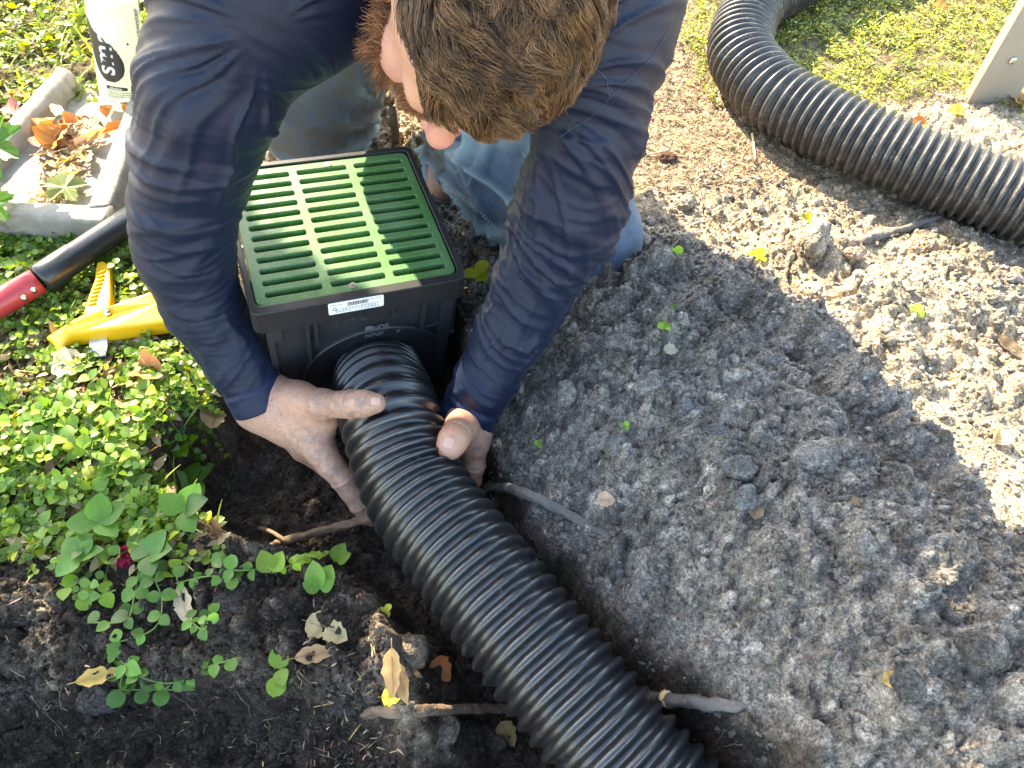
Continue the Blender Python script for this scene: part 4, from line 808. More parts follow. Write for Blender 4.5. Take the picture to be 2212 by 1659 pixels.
q = rand_in(np.array([TA+(TD-TA)*.25+(TB-TA)*.25, TA+(TD-TA)*.3+(TB-TA)*.75, TC+(TD-TC)*.3, TD+(TC-TD)*.5]), 420); nn = len(q)
tv, tf = leaf_tpl('lance', 4)
tag(scatter('leaf_litter', tv, tf, np.c_[q, TZ+.003+.006*rng.random(nn)], orient(rng.random(nn)*6.28, .3*rng.standard_normal(nn), .6*rng.standard_normal(nn)), rng.uniform(.006, .022, nn), M['dry'], greens(nn, (.2, .12, .06), (.5, .36, .2)), True), 'crumbled dry leaf litter inside the concrete trough', 'leaf litter', kind='stuff')

# ---------------------------------------------------------------- water bottle
bb = G(272, 222, TZ-.006); ax = U(238, -20, 1.17)-G(272, 222, .03); ax /= np.linalg.norm(ax)
bx_ = np.cross(np.array([0, 1., 0]), ax); bx_ /= np.linalg.norm(bx_); by_ = np.cross(ax, bx_)
bot = empty('water_bottle', (0, 0, 0), 'clear plastic bottle of water standing on the concrete trough', 'bottle')
bot.matrix_world = Matrix(((bx_[0], by_[0], ax[0], bb[0]), (bx_[1], by_[1], ax[1], bb[1]), (bx_[2], by_[2], ax[2], bb[2]), (0, 0, 0, 1)))
m, n_t, b = newmat('bottle_water'); b.inputs['Base Color'].default_value = (.93, .97, .80, 1); b.inputs['Transmission Weight'].default_value = .72; b.inputs['IOR'].default_value = 1.30; b.inputs['Roughness'].default_value = .16; M['water'] = m
b.inputs['Subsurface Weight'].default_value = .0; b.inputs['Base Color'].default_value = (.84, .92, .62, 1)
m, n_t, b = newmat('clear_plastic'); b.inputs['Base Color'].default_value = (.95, .98, .93, 1); b.inputs['Roughness'].default_value = .12; b.inputs['Alpha'].default_value = .38; b.inputs['Specular IOR Level'].default_value = .8; M['clear'] = m
def lathe(prof, seg=64):
    P = np.array(prof, float); a = np.linspace(0, 2*np.pi, seg, endpoint=False); V = np.stack([P[:, 0][:, None]*np.cos(a), P[:, 0][:, None]*np.sin(a), P[:, 1][:, None]+0*a], -1).reshape(-1, 3)
    i = np.arange(len(P)-1)[:, None]*seg; j = np.arange(seg)[None]; k = (j+1) % seg; return V, np.stack([i+j, i+k, i+seg+k, i+seg+j], -1).reshape(-1, 4)
BR = .0375; WL = .178
V, f = lathe([(.0005, .006), (.02, .004), (.034, .001), (.039, .003), (BR-.001, .010), (BR, .02), (BR, WL), (BR-.001, WL+.0005), (.0005, WL+.0005)]); mk('water', V, f, M['water'], bot)
V, f = lathe([(.0005, .0055), (.020, .0035), (.0345, 0), (.0398, .002), (BR+.0006, .010), (BR+.0012, .02), (BR+.0012, .200), (BR-.002, .215), (.030, .245), (.018, .262), (.0135, .268), (.0135, .285)]); mk('shell', V, f, M['clear'], bot)
V, f = lathe([(.0005, .302), (.014, .302), (.0155, .299), (.0155, .279), (.0148, .277)]); mk('cap', V, f, M['sticker'], bot)
M['label_black'] = plain('label_black', (.02, .02, .022), .35, vary=.1); M['label_grey'] = plain('label_silver', (.55, .56, .57), .35, .2, vary=.05); M['label_pink'] = plain('label_pale', (.80, .70, .62), .45, vary=.05); M['label_white'] = plain('label_white_print', (.86, .88, .74), .45, vary=.03)
A0 = math.atan2(-by_[1]*0-1, 0.0)
vw = np.array([0, 0, H])-(bb+ax*.1); A0 = math.atan2(vw@by_, vw@bx_)   # the side that faces the camera man
def wrap(pts2, r): p = np.asarray(pts2, float); t = A0+p[:, 0]/BR; return np.stack([r*np.cos(t), r*np.sin(t), p[:, 1]], -1)
def decal(name, outline, mat, r=.0018):
    import mathutils.geometry as mg
    o = np.array(outline); lo = o.min(0); hi = o.max(0); n = 60; gx, gy = np.meshgrid(np.linspace(lo[0], hi[0], n), np.linspace(lo[1], hi[1], n)); g = np.stack([gx, gy], -1).reshape(-1, 2)
    ins = polydist(g[:, 0], g[:, 1], np.c_[o, 0*o[:, 0]]) < 0; idx = np.where(ins)[0]; mp = -np.ones(n*n, int); mp[idx] = np.arange(len(idx))
    i = (np.arange(n-1)[:, None]*n+np.arange(n-1)[None]).reshape(-1); q = np.stack([i, i+1, i+n+1, i+n], -1); q = q[ins[q].all(1)]
    return mk(name, wrap(g[idx], BR+r), mp[q], mat, bot)
aa = np.linspace(0, 2*np.pi, 60)
drop = [(-.046, .148), (-.040, .136), (-.028, .127), (-.014, .119), (-.004, .108), (.003, .094), (.006, .080), (.003, .066), (-.006, .055), (-.018, .051), (-.028, .054), (-.037, .064), (-.044, .082), (-.052, .11), (-.055, .14)]
decal('label_drop', spline(np.array(drop+[drop[0]]), 90)[:-1], M['label_black'])
def btext(txt, x, z, size, mat, rot=90, r=.0022, off=0.):
    tv, tf = text_mesh(txt, size, .0, off=off); a = R(rot); c_, s__ = math.cos(a), math.sin(a)
    mk('label_text', wrap(np.stack([x+tv[:, 0]*c_-tv[:, 1]*s__, z+tv[:, 0]*s__+tv[:, 1]*c_], -1), BR+r), tf, mat, bot, False)
btext('sm', -.0225, .088, .042, M['label_grey'], off=.0006); btext('art', -.0215, .140, .042, M['label_pink'], r=.0019, off=.0006)
btext('water', -.003, .140, .017, M['label_white'], r=.0019, off=.0004); btext('purity', .009, .146, .013, M['label_white'], r=.0019, off=.0003)
btext('smartwater', .0355, .135, .0145, M['label_black'], 90, off=.0002); btext('alkaline & electrolytes', .043, .140, .005, M['ink'], 90)
btext('+', .0145, .117, .011, M['label_black'], off=.0002)
decal('label_band', rrect(-.027, .0395, .006, .0455, .0025), M['label_black']); btext('alkaline', -.012, .0425, .0062, M['label_white'], 0)
for k in range(4):
    g = MB(); x = -.026
    while x < .012-.003*k*(k % 2): w_ = rng.uniform(.002, .005); g.v.append(wrap([(x, .035-.0035*k), (x+w_, .035-.0035*k), (x+w_, .0364-.0035*k), (x, .0364-.0035*k)], BR+.0018)); g.f.append((g.n, g.n+1, g.n+2, g.n+3)); g.n += 4; x += w_+.0012
    g.build('label_print', M['ink'], bot)
g = MB(); x = -.026
while x < .014: w_ = rng.choice([.0006, .001, .0016]); g.v.append(wrap([(x, .017), (x+w_, .017), (x+w_, .0205), (x, .0205)], BR+.0018)); g.f.append((g.n, g.n+1, g.n+2, g.n+3)); g.n += 4; x += w_+.0008
g.build('label_barcode', M['ink'], bot)

# ---------------------------------------------------------------- shovel, cutter, post
sh = empty('shovel', G(60, 625, .03), 'long shovel with red fibreglass handle and black steel socket on the leaves', 'shovel')
a_, b_, c_, d_ = G(-160, 745, .042), G(83, 606, .046), G(95, 599, .046), G(452, 362, .05)
def rel(P, o): return np.asarray(P)-np.array(o.location)
V, f = tube(rel(spline([a_, b_], 20), sh), .0185, 32); mk('handle', V, f, M['red'], sh)
u = (d_-c_)/np.linalg.norm(d_-c_); V, f = tube(rel([c_-u*.006, c_, c_+u*.05, c_+u*.052, c_+u*.30, d_], sh), [.0195, .0212, .0208, .0195, .0185, .016], 32); mk('socket', V, f, M['socket'], sh)
for px, py in ((71, 624), (50, 641)):
    p = U(px, py, 0); q = G(px, py, .058); V, f = tube([q-(0, 0, .006), q, q+(0, 0, .0008)], [.0034, .0034, .002], 12); mk('rivet', rel(V, sh), f, M['screw'], sh)
cut = empty('pipe_cutter', G(210, 660, .02), 'yellow plastic pipe cutter with flat steel blade lying in the ground cover', 'pipe cutter')
def slab(pts, z0, z1, name, mat, bev=.003, z2=None):
    n = len(pts); zz = np.linspace(0, 0, n) if z2 is None else np.array(z2)
    P = np.array([G(x, y, z1) for x, y in pts]); V = np.concatenate([P+np.stack([0*zz, 0*zz, zz+z0-z1], -1), P+np.stack([0*zz, 0*zz, zz], -1)])
    o = mk(name, rel(V, cut), [tuple(range(n)), tuple(range(2*n-1, n-1, -1))]+[(i, n+i, n+(i+1) % n, (i+1) % n) for i in range(n)], mat, cut, False)
    me = o.data; import bmesh; bm = bmesh.new(); bm.from_mesh(me); bmesh.ops.recalc_face_normals(bm, faces=bm.faces); bm.to_mesh(me); bm.free()
    q = o.modifiers.new('b', 'BEVEL'); q.width = bev; q.segments = 3; q.limit_method = 'ANGLE'; return o
slab([(86, 716), (135, 694), (180, 676), (240, 664), (330, 634), (348, 652), (360, 690), (250, 708), (190, 716), (150, 722), (126, 735), (128, 770), (112, 752), (102, 728)], .012, .040, 'body', M['yellow'], .004, z2=[-.012, -.006, 0, .004, .006, 0, -.004, 0, 0, 0, -.01, -.02, -.02, -.012])
slab([(208, 566), (222, 562), (236, 572), (238, 640), (234, 676), (178, 680), (190, 640), (203, 605)], .014, .034, 'grip', M['yellow'], .003)
g = MB()
for k in range(9):
    y = 588+k*8.5; xx = 196+(1 if k > 4 else 3)*0; l = np.interp(y, [566, 605, 640, 680], [208, 203, 190, 180]); V, f = tube([G(l+4, y+2, .0355), G(l+22, y-3, .0355)], .0016, 6); g.add(rel(V, cut), f)
g.build('grip_ribs', M['yellow'], cut, True)
slab([(194, 708), (233, 706), (231, 745), (224, 762), (189, 768)], .018, .021, 'steel_blade', M['steel'], .0006, z2=[.006, .006, -.002, -.006, -.006])
V, f = tube([G(232, 676, .03), G(232, 676, .0445)], .0045, 16); mk('pivot', rel(V, cut), f, M['screw'], cut)
po = G(2133, 219, 0); post = empty('bench_leg', po, 'flat grey board leg standing at the edge of the right lawn', 'bench leg')
prism([(-.042, -.011), (.042, -.011), (.042, .011), (-.042, .011)], -.05, .6, 'board', M['post'], post, .002)
bz = .0; q = G(2187, 130, 0); 
p = U(2187, 130, (po[1]-.011)/(math.cos(PITCH)-(130-CY)/F*math.sin(PITCH)))-po
V, f = tube([(p[0], -.011, p[2]), (p[0], -.0135, p[2]), (p[0], -.0145, p[2])], [.0062, .0062, .003], 18); mk('bolt', V, f, M['screw'], post)
# ---------------------------------------------------------------- unseen trunk and crown added to dapple the near ground (above the frame)
def tree(x, y, hgt, boxes, label, nleaf):
    t = empty('added_tree', (x, y, 0), label, 'added_tree'); mbv = []; mbf = []; n0 = 0; P = spline([(0, 0, -.1), (.05, .02, hgt*.4), (.1, -.05, hgt*.8)], 20); V, f = tube(P, np.linspace(.09, .05, 20), 16); mbv.append(V); n0 = len(V); mbf += f  # tree added out of view to shade the near ground
    cs = []
    for (bx0, by0, bz0, r0) in boxes:
        cs.append((bx0-x, by0-y, bz0, r0)); V, f = tube(spline([P[14], (P[14]+np.array(cs[-1][:3]))/2+(0, 0, .15), cs[-1][:3]], 14), np.linspace(.018, .005, 14), 8); mbv.append(V); mbf += [tuple(i+n0 for i in q) for q in f]; n0 += len(V)
    mk('added_trunk', np.concatenate(mbv), mbf, M['bark'], t)
    per = nleaf//len(cs); pos = np.concatenate([np.array(c[:3])+c[3]*(lambda d: d/np.linalg.norm(d, axis=1)[:, None]*rng.random((per, 1))**.45)(rng.standard_normal((per, 3)))*np.array((1, 1, .45)) for c in cs])
    W = pos+np.array((x, y, 0)); gx = W[:, 0]+S_[0]*W[:, 2]; gy = W[:, 1]+S_[1]*W[:, 2]; kp = np.ones(len(pos), bool)
    for fl in FLECK: kp &= polydist(gx, gy, fl) > .030+.012*rng.random(len(pos))  # crown cut open where sun flecks are wanted on the ground
    kp &= (polydist(gx, gy, DAP) > 0) | (fbm2(gx*9, gy*9, 3, 77) > .28); pos = pos[kp]
    tv, tf = leaf_tpl('ovate', 4); n = len(pos); o = scatter('crown', tv, tf, pos, orient(rng.random(n)*6.28, .6*rng.standard_normal(n), .8*rng.standard_normal(n)), rng.uniform(.03, .055, n), M['leaf'], greens(n, (.04, .10, .02), (.09, .17, .03)), True); o.parent = t
S_ = SUN/(-SUN[2])
def over(px, py, h, z=0.):                          # the place in the air whose shadow falls on a point of the ground
    g = G(px, py, z); return (g[0]-S_[0]*h, g[1]-S_[1]*h, h)
TR = [(*over(a, b_, h), r_) for a, b_, h, r_ in ((-100,1500,1.35,.24),(230,1540,1.4,.22),(560,1560,1.35,.22),(930,1560,1.45,.24),(1500,1750,1.4,.30),(-250,1250,1.5,.20),(1900,1800,1.35,.30),(560,1330,1.3,.13),(330,1330,1.45,.13),(700,1300,1.38,.12),(640,1120,1.4,.13),(500,1020,1.45,.12),(760,1850,1.4,.3),(150,900,1.35,.28))]
FLECK = [PZ(p_, z_) for p_, z_ in (([(830,1360),(935,1370),(935,1450),(870,1480)], -.04), ([(850,1500),(910,1460),(980,1560),(1010,1650),(930,1670),(880,1560)], -.04), ([(55,1270),(95,1290),(130,1420),(120,1500),(70,1400)], 0.), ([(175,1265),(205,1265),(200,1290)], 0), ([(470,1200),(720,1215),(720,1235),(480,1230)], 0), ([(380,960),(470,960),(500,1120),(400,1130)], 0), ([(90,1480),(130,1480),(110,1560)], -.05), ([(470,1580),(500,1580),(490,1650)], -.05))]
DAP = PZ([(-400,500),(520,500),(560,900),(420,1050),(300,1150),(-400,1180)])
tree(-3.4, 1.1, 1.7, TR, 'leafy crown and trunk added out of view to shade the near ground', 17000)
#--PART4
# ---------------------------------------------------------------- implicit surfaces for the person
def cone(a, b_, ra, rb): return ('c', np.asarray(a, float), np.asarray(b_, float), ra, rb)
def ell(c, r, Rm=None): return ('e', np.asarray(c, float), np.asarray(r, float), np.eye(3) if Rm is None else Rm, 0)
def pev(p, X):
    if p[0] == 'c':
        _, a, b_, ra, rb = p; e = b_-a; q = X-a; t = np.clip(q@e/(e@e+1e-12), 0, 1); return np.sqrt(((q-t[..., None]*e)**2).sum(-1))-(ra+(rb-ra)*t)
    _, c, r, Rm, _ = p; q = (X-c)@Rm.T; k0 = np.sqrt(((q/r)**2).sum(-1)); k1 = np.sqrt(((q/(r*r))**2).sum(-1)); return k0*(k0-1)/np.maximum(k1, 1e-9)
def smin(a, b_, k):
    h_ = np.maximum(k-np.abs(a-b_), 0)/k; return np.minimum(a, b_)-h_*h_*k*.25
def surfnet(prims, ks, h, B=14):
    lo = np.full(3, 1e9); hi = -lo
    for p in prims:
        r = max(p[3], p[4]) if p[0] == 'c' else p[2].max(); pts = (p[1], p[2]) if p[0] == 'c' else (p[1],)
        for q in pts: lo = np.minimum(lo, q-r-.02); hi = np.maximum(hi, q+r+.02)
    nb = np.ceil((hi-lo)/(B*h)).astype(int); I = np.stack(np.meshgrid(*[np.arange(n) for n in nb], indexing='ij'), -1).reshape(-1, 3)
    cen = lo+(I+.5)*B*h; D = np.stack([pev(p, cen) for p in prims]); rad = B*h*.87+2*h; km = max(ks)
    act = (np.abs(D).min(0) < rad+km) & (D.min(0) < rad+km*.5) & (D.min(0) > -(rad+km)*1.6)
    off = np.stack(np.meshgrid(*[np.arange(-1, B+1)]*3, indexing='ij'), -1)
    KV = []; VV = []; QQ = []
    cor = [(a, b_, c) for a in (0, 1) for b_ in (0, 1) for c in (0, 1)]
    edg = [(i, j) for i in range(8) for j in range(i+1, 8) if sum(abs(np.array(cor[i])-cor[j])) == 1]
    big = np.int64(1) << 20
    def key(a): a = a.astype(np.int64)+8; return (a[..., 0]*big+a[..., 1])*big+a[..., 2]
    for bi in np.where(act)[0]:
        base = I[bi]*B; X = lo+(base+off)*h; sel = np.where(D[:, bi] < rad+km+.01)[0]
        v = None
        for k in sel:
            d = pev(prims[k], X); v = d if v is None else smin(v, d, ks[k])
        if v is None or v.min() > 0 or v.max() < 0: continue
        n = B+1; c8 = np.stack([v[a:a+n, b_:b_+n, c:c+n] for a, b_, c in cor], -1); sg = c8 < 0; mix = sg.any(-1) & ~sg.all(-1)
        ci = np.argwhere(mix)
        if not len(ci): continue
        val = c8[mix]; P = np.zeros((len(ci), 3)); cnt = np.zeros(len(ci))
        for i, j in edg:
            a, b_ = val[:, i], val[:, j]; cr = (a < 0) != (b_ < 0); t = np.where(cr, a/np.where(cr, a-b_, 1), 0)[:, None]
            P += np.where(cr[:, None], np.array(cor[i])*(1-t)+np.array(cor[j])*t, 0); cnt += cr
        P /= cnt[:, None]; KV.append(key(base+ci-1)); VV.append(lo+(base+ci-1+P)*h)
        s = v[1:, 1:, 1:] < 0                       # corners 0..B
        for ax_ in range(3):
            sl0 = [slice(0, B)]*3; sl1 = list(sl0); sl1[ax_] = slice(1, B+1); a = s[tuple(sl0)]; b_ = s[tuple(sl1)]
            e = np.argwhere(a != b_)
            if not len(e): continue
            in0 = a[tuple(e.T)]; u, w2 = [(1, 2), (2, 0), (0, 1)][ax_]; du = np.zeros(3, int); dw = np.zeros(3, int); du[u] = 1; dw[w2] = 1
            g = base+e; q = np.stack([key(g-du-dw), key(g-dw), key(g), key(g-du)], -1); q = np.where(in0[:, None], q, q[:, ::-1]); QQ.append(q)
    K = np.concatenate(KV); V = np.concatenate(VV); Q = np.concatenate(QQ); uk, ix = np.unique(K, return_index=True); V = V[ix]
    qi = np.searchsorted(uk, Q); qi = np.clip(qi, 0, len(uk)-1); ok = (uk[qi] == Q).all(1); return V, qi[ok]
def vnorm(V, f):
    a = np.cross(V[f[:, 2]]-V[f[:, 0]], V[f[:, 3]]-V[f[:, 1]]); N = np.zeros_like(V)
    for k in range(4): np.add.at(N, f[:, k], a)
    return N/np.maximum(np.linalg.norm(N, axis=1), 1e-12)[:, None]
def relax(V, f, it=2, lam=.5):
    for _ in range(it):
        S = np.zeros_like(V); c = np.zeros(len(V))
        for k in range(4):
            np.add.at(S, f[:, k], V[f[:, (k+1) % 4]]); np.add.at(c, f[:, k], 1)
        V = V*(1-lam)+lam*S/np.maximum(c, 1)[:, None]
    return V
from mathutils.bvhtree import BVHTree
def bvh(V, f): return BVHTree.FromPolygons([tuple(p) for p in V.tolist()], f.tolist())
def pick(tree_, px, py):
    d = FW+(px-CX)/F*RT+(py-CY)/F*DN; r = tree_.ray_cast(Vector((0, 0, H)), Vector(d)); return (np.array(r[0]), np.array(r[1])) if r[0] else (None, None)
# joints
RA = [(1272,0,.665,.064),(1272,120,.68,.060),(1270,280,.715,.053),(1238,430,.77,.054),(1215,500,.80,.053),(1168,590,.835,.046),(1108,715,.875,.041),(1045,830,.905,.036),(1008,905,.925,.033)]
LA = [(590,-70,.655,.068),(510,60,.675,.066),(462,190,.70,.063),(425,330,.745,.058),(395,450,.79,.053),(400,545,.825,.050),(440,660,.865,.043),(505,770,.90,.037),(566,868,.928,.034)]
RAp = np.array([(*U(a, b_, c), r) for a, b_, c, r in RA]); LAp = np.array([(*U(a, b_, c), r) for a, b_, c, r in LA])
hipL, hipR = np.array((-.22, 1.12, .29)), np.array((-.05, 1.08, .28)); kneeL, kneeR = U(675, 243, 1.175), U(1268, 520, 1.053)
ankL = np.array((-.34, 1.38, .06)); calfR, ankR = U(1098, 392, 1.11), U(985, 338, 1.165)
hc = U(1054, -8, .585)
fh = cam2w(np.array((-.31, .84, .48))); fh /= np.linalg.norm(fh); uh = cam2w(np.array((.33, .10, -.94))); uh -= fh*(uh@fh); uh /= np.linalg.norm(uh); sh_ = np.cross(uh, fh)
if sh_@RT > 0: sh_ = -sh_
HR = np.array([sh_, fh, uh])
def hl(a, b_, c): return hc+sh_*a+fh*b_+uh*c
PR = []; KS = []
def add(p, k=.02): PR.append(p); KS.append(k)
add(ell(hl(0, -.008, .018), (.077, .100, .088), HR)); add(ell(hl(0, .034, -.050), (.060, .062, .078), HR), .03)
add(cone(hl(-.032, .083, .004), hl(.032, .083, .004), .014, .014), .02)
for s_ in (-1, 1): add(ell(hl(.046*s_, .062, -.040), (.024, .026, .020), HR), .02); add(ell(hl(.079*s_, -.012, -.03), (.009, .019, .031), HR), .006)
add(cone(hl(0, .088, -.002), hl(0, .120, -.040), .0095, .0115), .014); add(cone(hl(0, .120, -.040), hl(0, .124, -.046), .0115, .0115), .008)
for s_ in (-1, 1): add(ell(hl(.0125*s_, .112, -.049), (.0075, .011, .0075), HR), .005); add(ell(hl(.030*s_, .080, -.020), (.016, .012, .009), HR), .008)
add(cone(hl(-.018, .094, -.078), hl(.018, .094, -.078), .008, .008), .01); add(cone(hl(-.016, .092, -.089), hl(.016, .092, -.089), .009, .009), .008); add(ell(hl(0, .078, -.112), (.026, .022, .022), HR), .03)
nb_ = np.array((-.06, .74, .50))
add(cone(hl(0, -.045, -.06), nb_, .056, .062), .03)
add(ell((-.05, .86, .48), (.165, .18, .105)), .05); add(ell((-.10, 1.05, .34), (.13, .15, .11)), .05)
for A in (RAp, LAp):
    for i in range(len(A)-1): add(cone(A[i, :3], A[i+1, :3], A[i, 3]-.009, A[i+1, 3]-.009), .012)
for hp, kn, an in ((hipL, kneeL, ankL), (hipR, kneeR, None)):
    add(cone(hp, kn, .085, .058), .03)
add(cone(kneeL, ankL, .052, .036), .02); add(cone(kneeR, calfR, .05, .052), .02); add(cone(calfR, ankR, .05, .032), .02)
add(cone(ankR, U(948, 405, 1.195), .034, .030), .02); add(cone(ankL, ankL+(-.02, .10, -.03), .034, .024), .02)
nbody = len(PR)
# left hand (image left): thumb over the pipe, index finger down its side, the others closed round underneath
def chain(pts, k=.006):
    P = [(U(a, b_, c), r) for a, b_, c, r in pts]
    for (p, r), (q, s) in zip(P[:-1], P[1:]): add(cone(p, q, r, s), k)
WL_ = (568, 868, .928)
chain([(548,890,.935,.0225),(668,955,.925,.021)], .02); chain([(590,852,.930,.021),(690,930,.912,.020)], .02); chain([(570,868,.928,.027),(655,905,.915,.022)], .02)
chain([(590,848,.925,.021),(645,862,.905,.0205),(700,874,.872,.0165),(735,874,.853,.0128),(758,873,.843,.0135),(785,872,.834,.0126),(812,871,.827,.0112)], .012)
chain([(668,895,.900,.016),(712,910,.893,.010)], .02)
chain([(655,925,.915,.021),(692,972,.905,.0185),(715,1005,.908,.0155),(741,1035,.914,.0142),(758,1062,.922,.0122),(776,1090,.930,.0115),(792,1113,.940,.0095),(803,1128,.948,.0062)], .008)
for i_, (dx, dd) in enumerate(((0, .0), (-14, .018), (-30, .034))):
    chain([(650+dx,930,.935+dd,.018),(684+dx,972,.945+dd*.8,.0145),(735+dx,1010,.975+dd*.5,.0120),(790+dx,1025,.998+dd*.1,.0112),(835+dx*1.3,1012,1.0,.0095)], .006)
# right hand: thumb towards the camera, index down the far side of the pipe
chain([(1010,900,.925,.026),(1012,935,.915,.023)], .02); chain([(1028,905,.928,.020),(1026,950,.925,.017)], .02); chain([(990,895,.925,.019),(996,930,.912,.019)], .015)
chain([(1000,905,.905,.021),(995,925,.885,.0185),(985,940,.858,.0155),(978,952,.842,.0155),(971,966,.835,.0146)], .010)
chain([(1022,925,.918,.0175),(1024,965,.922,.0152),(1024,1005,.932,.0132),(1019,1035,.950,.0118),(1000,1060,.975,.0105),(965,1075,.99,.009)], .008)
for i_, dd in enumerate((.016, .032, .048)):
    chain([(1028,915-8*i_,.93+dd,.0165),(1026,950-12*i_,.94+dd,.014),(1018,990-14*i_,.965+dd*.6,.012),(985,1020-14*i_,.995+dd*.2,.011),(940,1035-14*i_,1.0,.0095)], .006)
def hair_fn(D_):
    a, b_, c_ = D_.T; nz = .10*fbm3(D_*5, 2, 9)
    front = (b_ > .30) & (c_ < .50+.30*(b_-.35)+nz) & (a > -.18+nz); side = (c_ < -.10+nz) & (b_ > -.05); low = c_ < -.62
    fr2 = (a <= -.18+nz) & (b_ > .2) & (c_ < -.08+nz+.25*(b_ > .8)); face_ = (b_ > .12) & (c_ < .30+nz) & (a > -.18); temple = (a > .56+nz) & (b_ > -.35) & (c_ < .60)
    return ~(front | side | low | face_ | fr2 | temple)
BV, Bf = surfnet(PR, KS, .0019); BV = relax(BV, Bf, 2); BN = vnorm(BV, Bf)
def crease(q, d, w_, amp, rad):                      # a skin fold across a joint
    global BV
    q = U(*q); dv = U(*d)-q; dv /= np.linalg.norm(dv); s = (BV-q)@dv; r_ = np.linalg.norm(BV-q, axis=1); k = np.exp(-(r_/rad)**4)
    BV = BV+BN*(amp*k*(np.exp(-(s/w_)**2)-.9*np.exp(-((s-2*w_)/w_)**2)-.9*np.exp(-((s+2*w_)/w_)**2)))[:, None]
crease((756,873,.843), (790,873,.834), .0019, .0016, .020); crease((766,873,.841), (790,873,.834), .0013, .0008, .018); crease((741,1035,.914), (760,1062,.922), .0018, .0012, .018); crease((776,1090,.930), (790,1110,.938), .0016, .0010, .015); crease((985,938,.858), (973,962,.838), .0017, .0013, .020); crease((1024,1003,.932), (1022,1030,.945), .0017, .0010, .017)
BV = BV+BN*(.0012*fbm3(BV*55, 3, 33)*np.exp(-(np.linalg.norm(BV-U(640,900,.91), axis=1)/.07)**2))[:, None]
person = empty('person', (-.05, .95, 0), 'man in navy long-sleeved shirt and dirty jeans kneeling over the drain box', 'person')
Xh = (BV-hc)@HR.T                                    # head coordinates of every vertex
def near_(P, pts, r):
    d = np.min([np.linalg.norm(P-U(*q), axis=1) for q in pts], axis=0); return 1-sstep(r*.4, r, d)
c = np.zeros((len(BV), 3))
c[:, 0] = .35*near_(BV, [(590,870,.92),(1020,900,.92)], .10)+near_(BV, [(735,874,.853),(765,874,.843),(741,1035,.914),(776,1090,.93),(800,1120,.945),(700,985,.905),(690,1000,.905)], .06)*.9
c[:, 0] += near_(BV, [(1005,900,.91),(1025,960,.92)], .04)*.35+near_(BV, [(952,410,1.19)], .08)*.5; c[:, 0] = np.clip(c[:, 0]*1.5, 0, 1)
ns = np.linalg.norm(Xh-np.array((0, .123, -.042)), axis=1); c[:, 1] = (1-sstep(.012, .034, ns))*.85+.35*(1-sstep(.02, .08, np.linalg.norm(Xh-np.array((.05, .06, -.05)), axis=1)))
hm = hair_fn(Xh/np.maximum(np.linalg.norm(Xh, axis=1), 1e-6)[:, None]) & (np.linalg.norm(Xh, axis=1) < .13); c[hm, 0] = 3.  # scalp under the hair painted dark, as shade between the roots
c[:, 1] = np.maximum(c[:, 1], .45*near_(BV, [(972,954,.84)], .02))
c[:, 2] = near_(BV, [(610,885,.91),(650,895,.9)], .05)+near_(BV, [(1010,900,.905)], .045)
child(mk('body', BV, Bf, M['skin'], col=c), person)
bt_ = bvh(BV, Bf)
def nail(px, py, ax2, ln, wd):
    ax2 = np.array(ax2, float); ax2 /= np.linalg.norm(ax2); pr = np.array([-ax2[1], ax2[0]]); n = 14; V = []
    g = np.linspace(-1, 1, n)
    for u in g:
        for v in g:
            uu = u*math.sqrt(1-v*v/2); vv_ = v*math.sqrt(1-u*u/2); uu = np.sign(uu)*abs(uu)**.8
            q = ax2*uu*ln+pr*vv_*wd; p, nn_ = pick(bt_, px+q[0], py+q[1])
            if p is None: return
            e = max(abs(u), abs(v)); V.append(p+nn_*(.0010 if e < .95 else -.0003))
    f = [(i*n+j, i*n+j+1, (i+1)*n+j+1, (i+1)*n+j) for i in range(n-1) for j in range(n-1)]
    child(mk('nail', V, f, M['nail']), person)
nail(812, 867, (1, .08), 11, 9); nail(970, 957, (-.35, 1), 15, 13)

# ---------------------------------------------------------------- shirt
SP = []; SK = []
for A in (RAp, LAp):
    for i in range(len(A)-1): SP.append(cone(A[i, :3], A[i+1, :3], A[i, 3], A[i+1, 3])); SK.append(.012)
for A in (RAp, LAp): e = A[-1, :3]-A[-2, :3]; e /= np.linalg.norm(e); SP.append(cone(A[-1, :3], A[-1, :3]+e*.03, A[-1, 3], A[-1, 3])); SK.append(.01)
SP += [cone(LAp[0, :3], nb_+(-.02, .02, -.03), .072, .075), cone(RAp[0, :3], nb_+(.02, .02, -.03), .072, .075), ell((-.05, .87, .485), (.18, .20, .122)), ell((-.10, 1.04, .35), (.155, .17, .13)), ell((-.17, .95, .395), (.16, .15, .12)), ell((.035, .81, .455), (.135, .13, .12)), cone(LAp[0, :3]+(0, .02, -.02), np.array((-.13, .95, .40)), .075, .12), cone(RAp[0, :3]+(0, .03, -.02), np.array((-.03, .95, .40)), .070, .12)]; SK += [.05]*8
SV, Sf = surfnet(SP, SK, .0026)
SV = relax(SV, Sf, 2); SN = vnorm(SV, Sf)
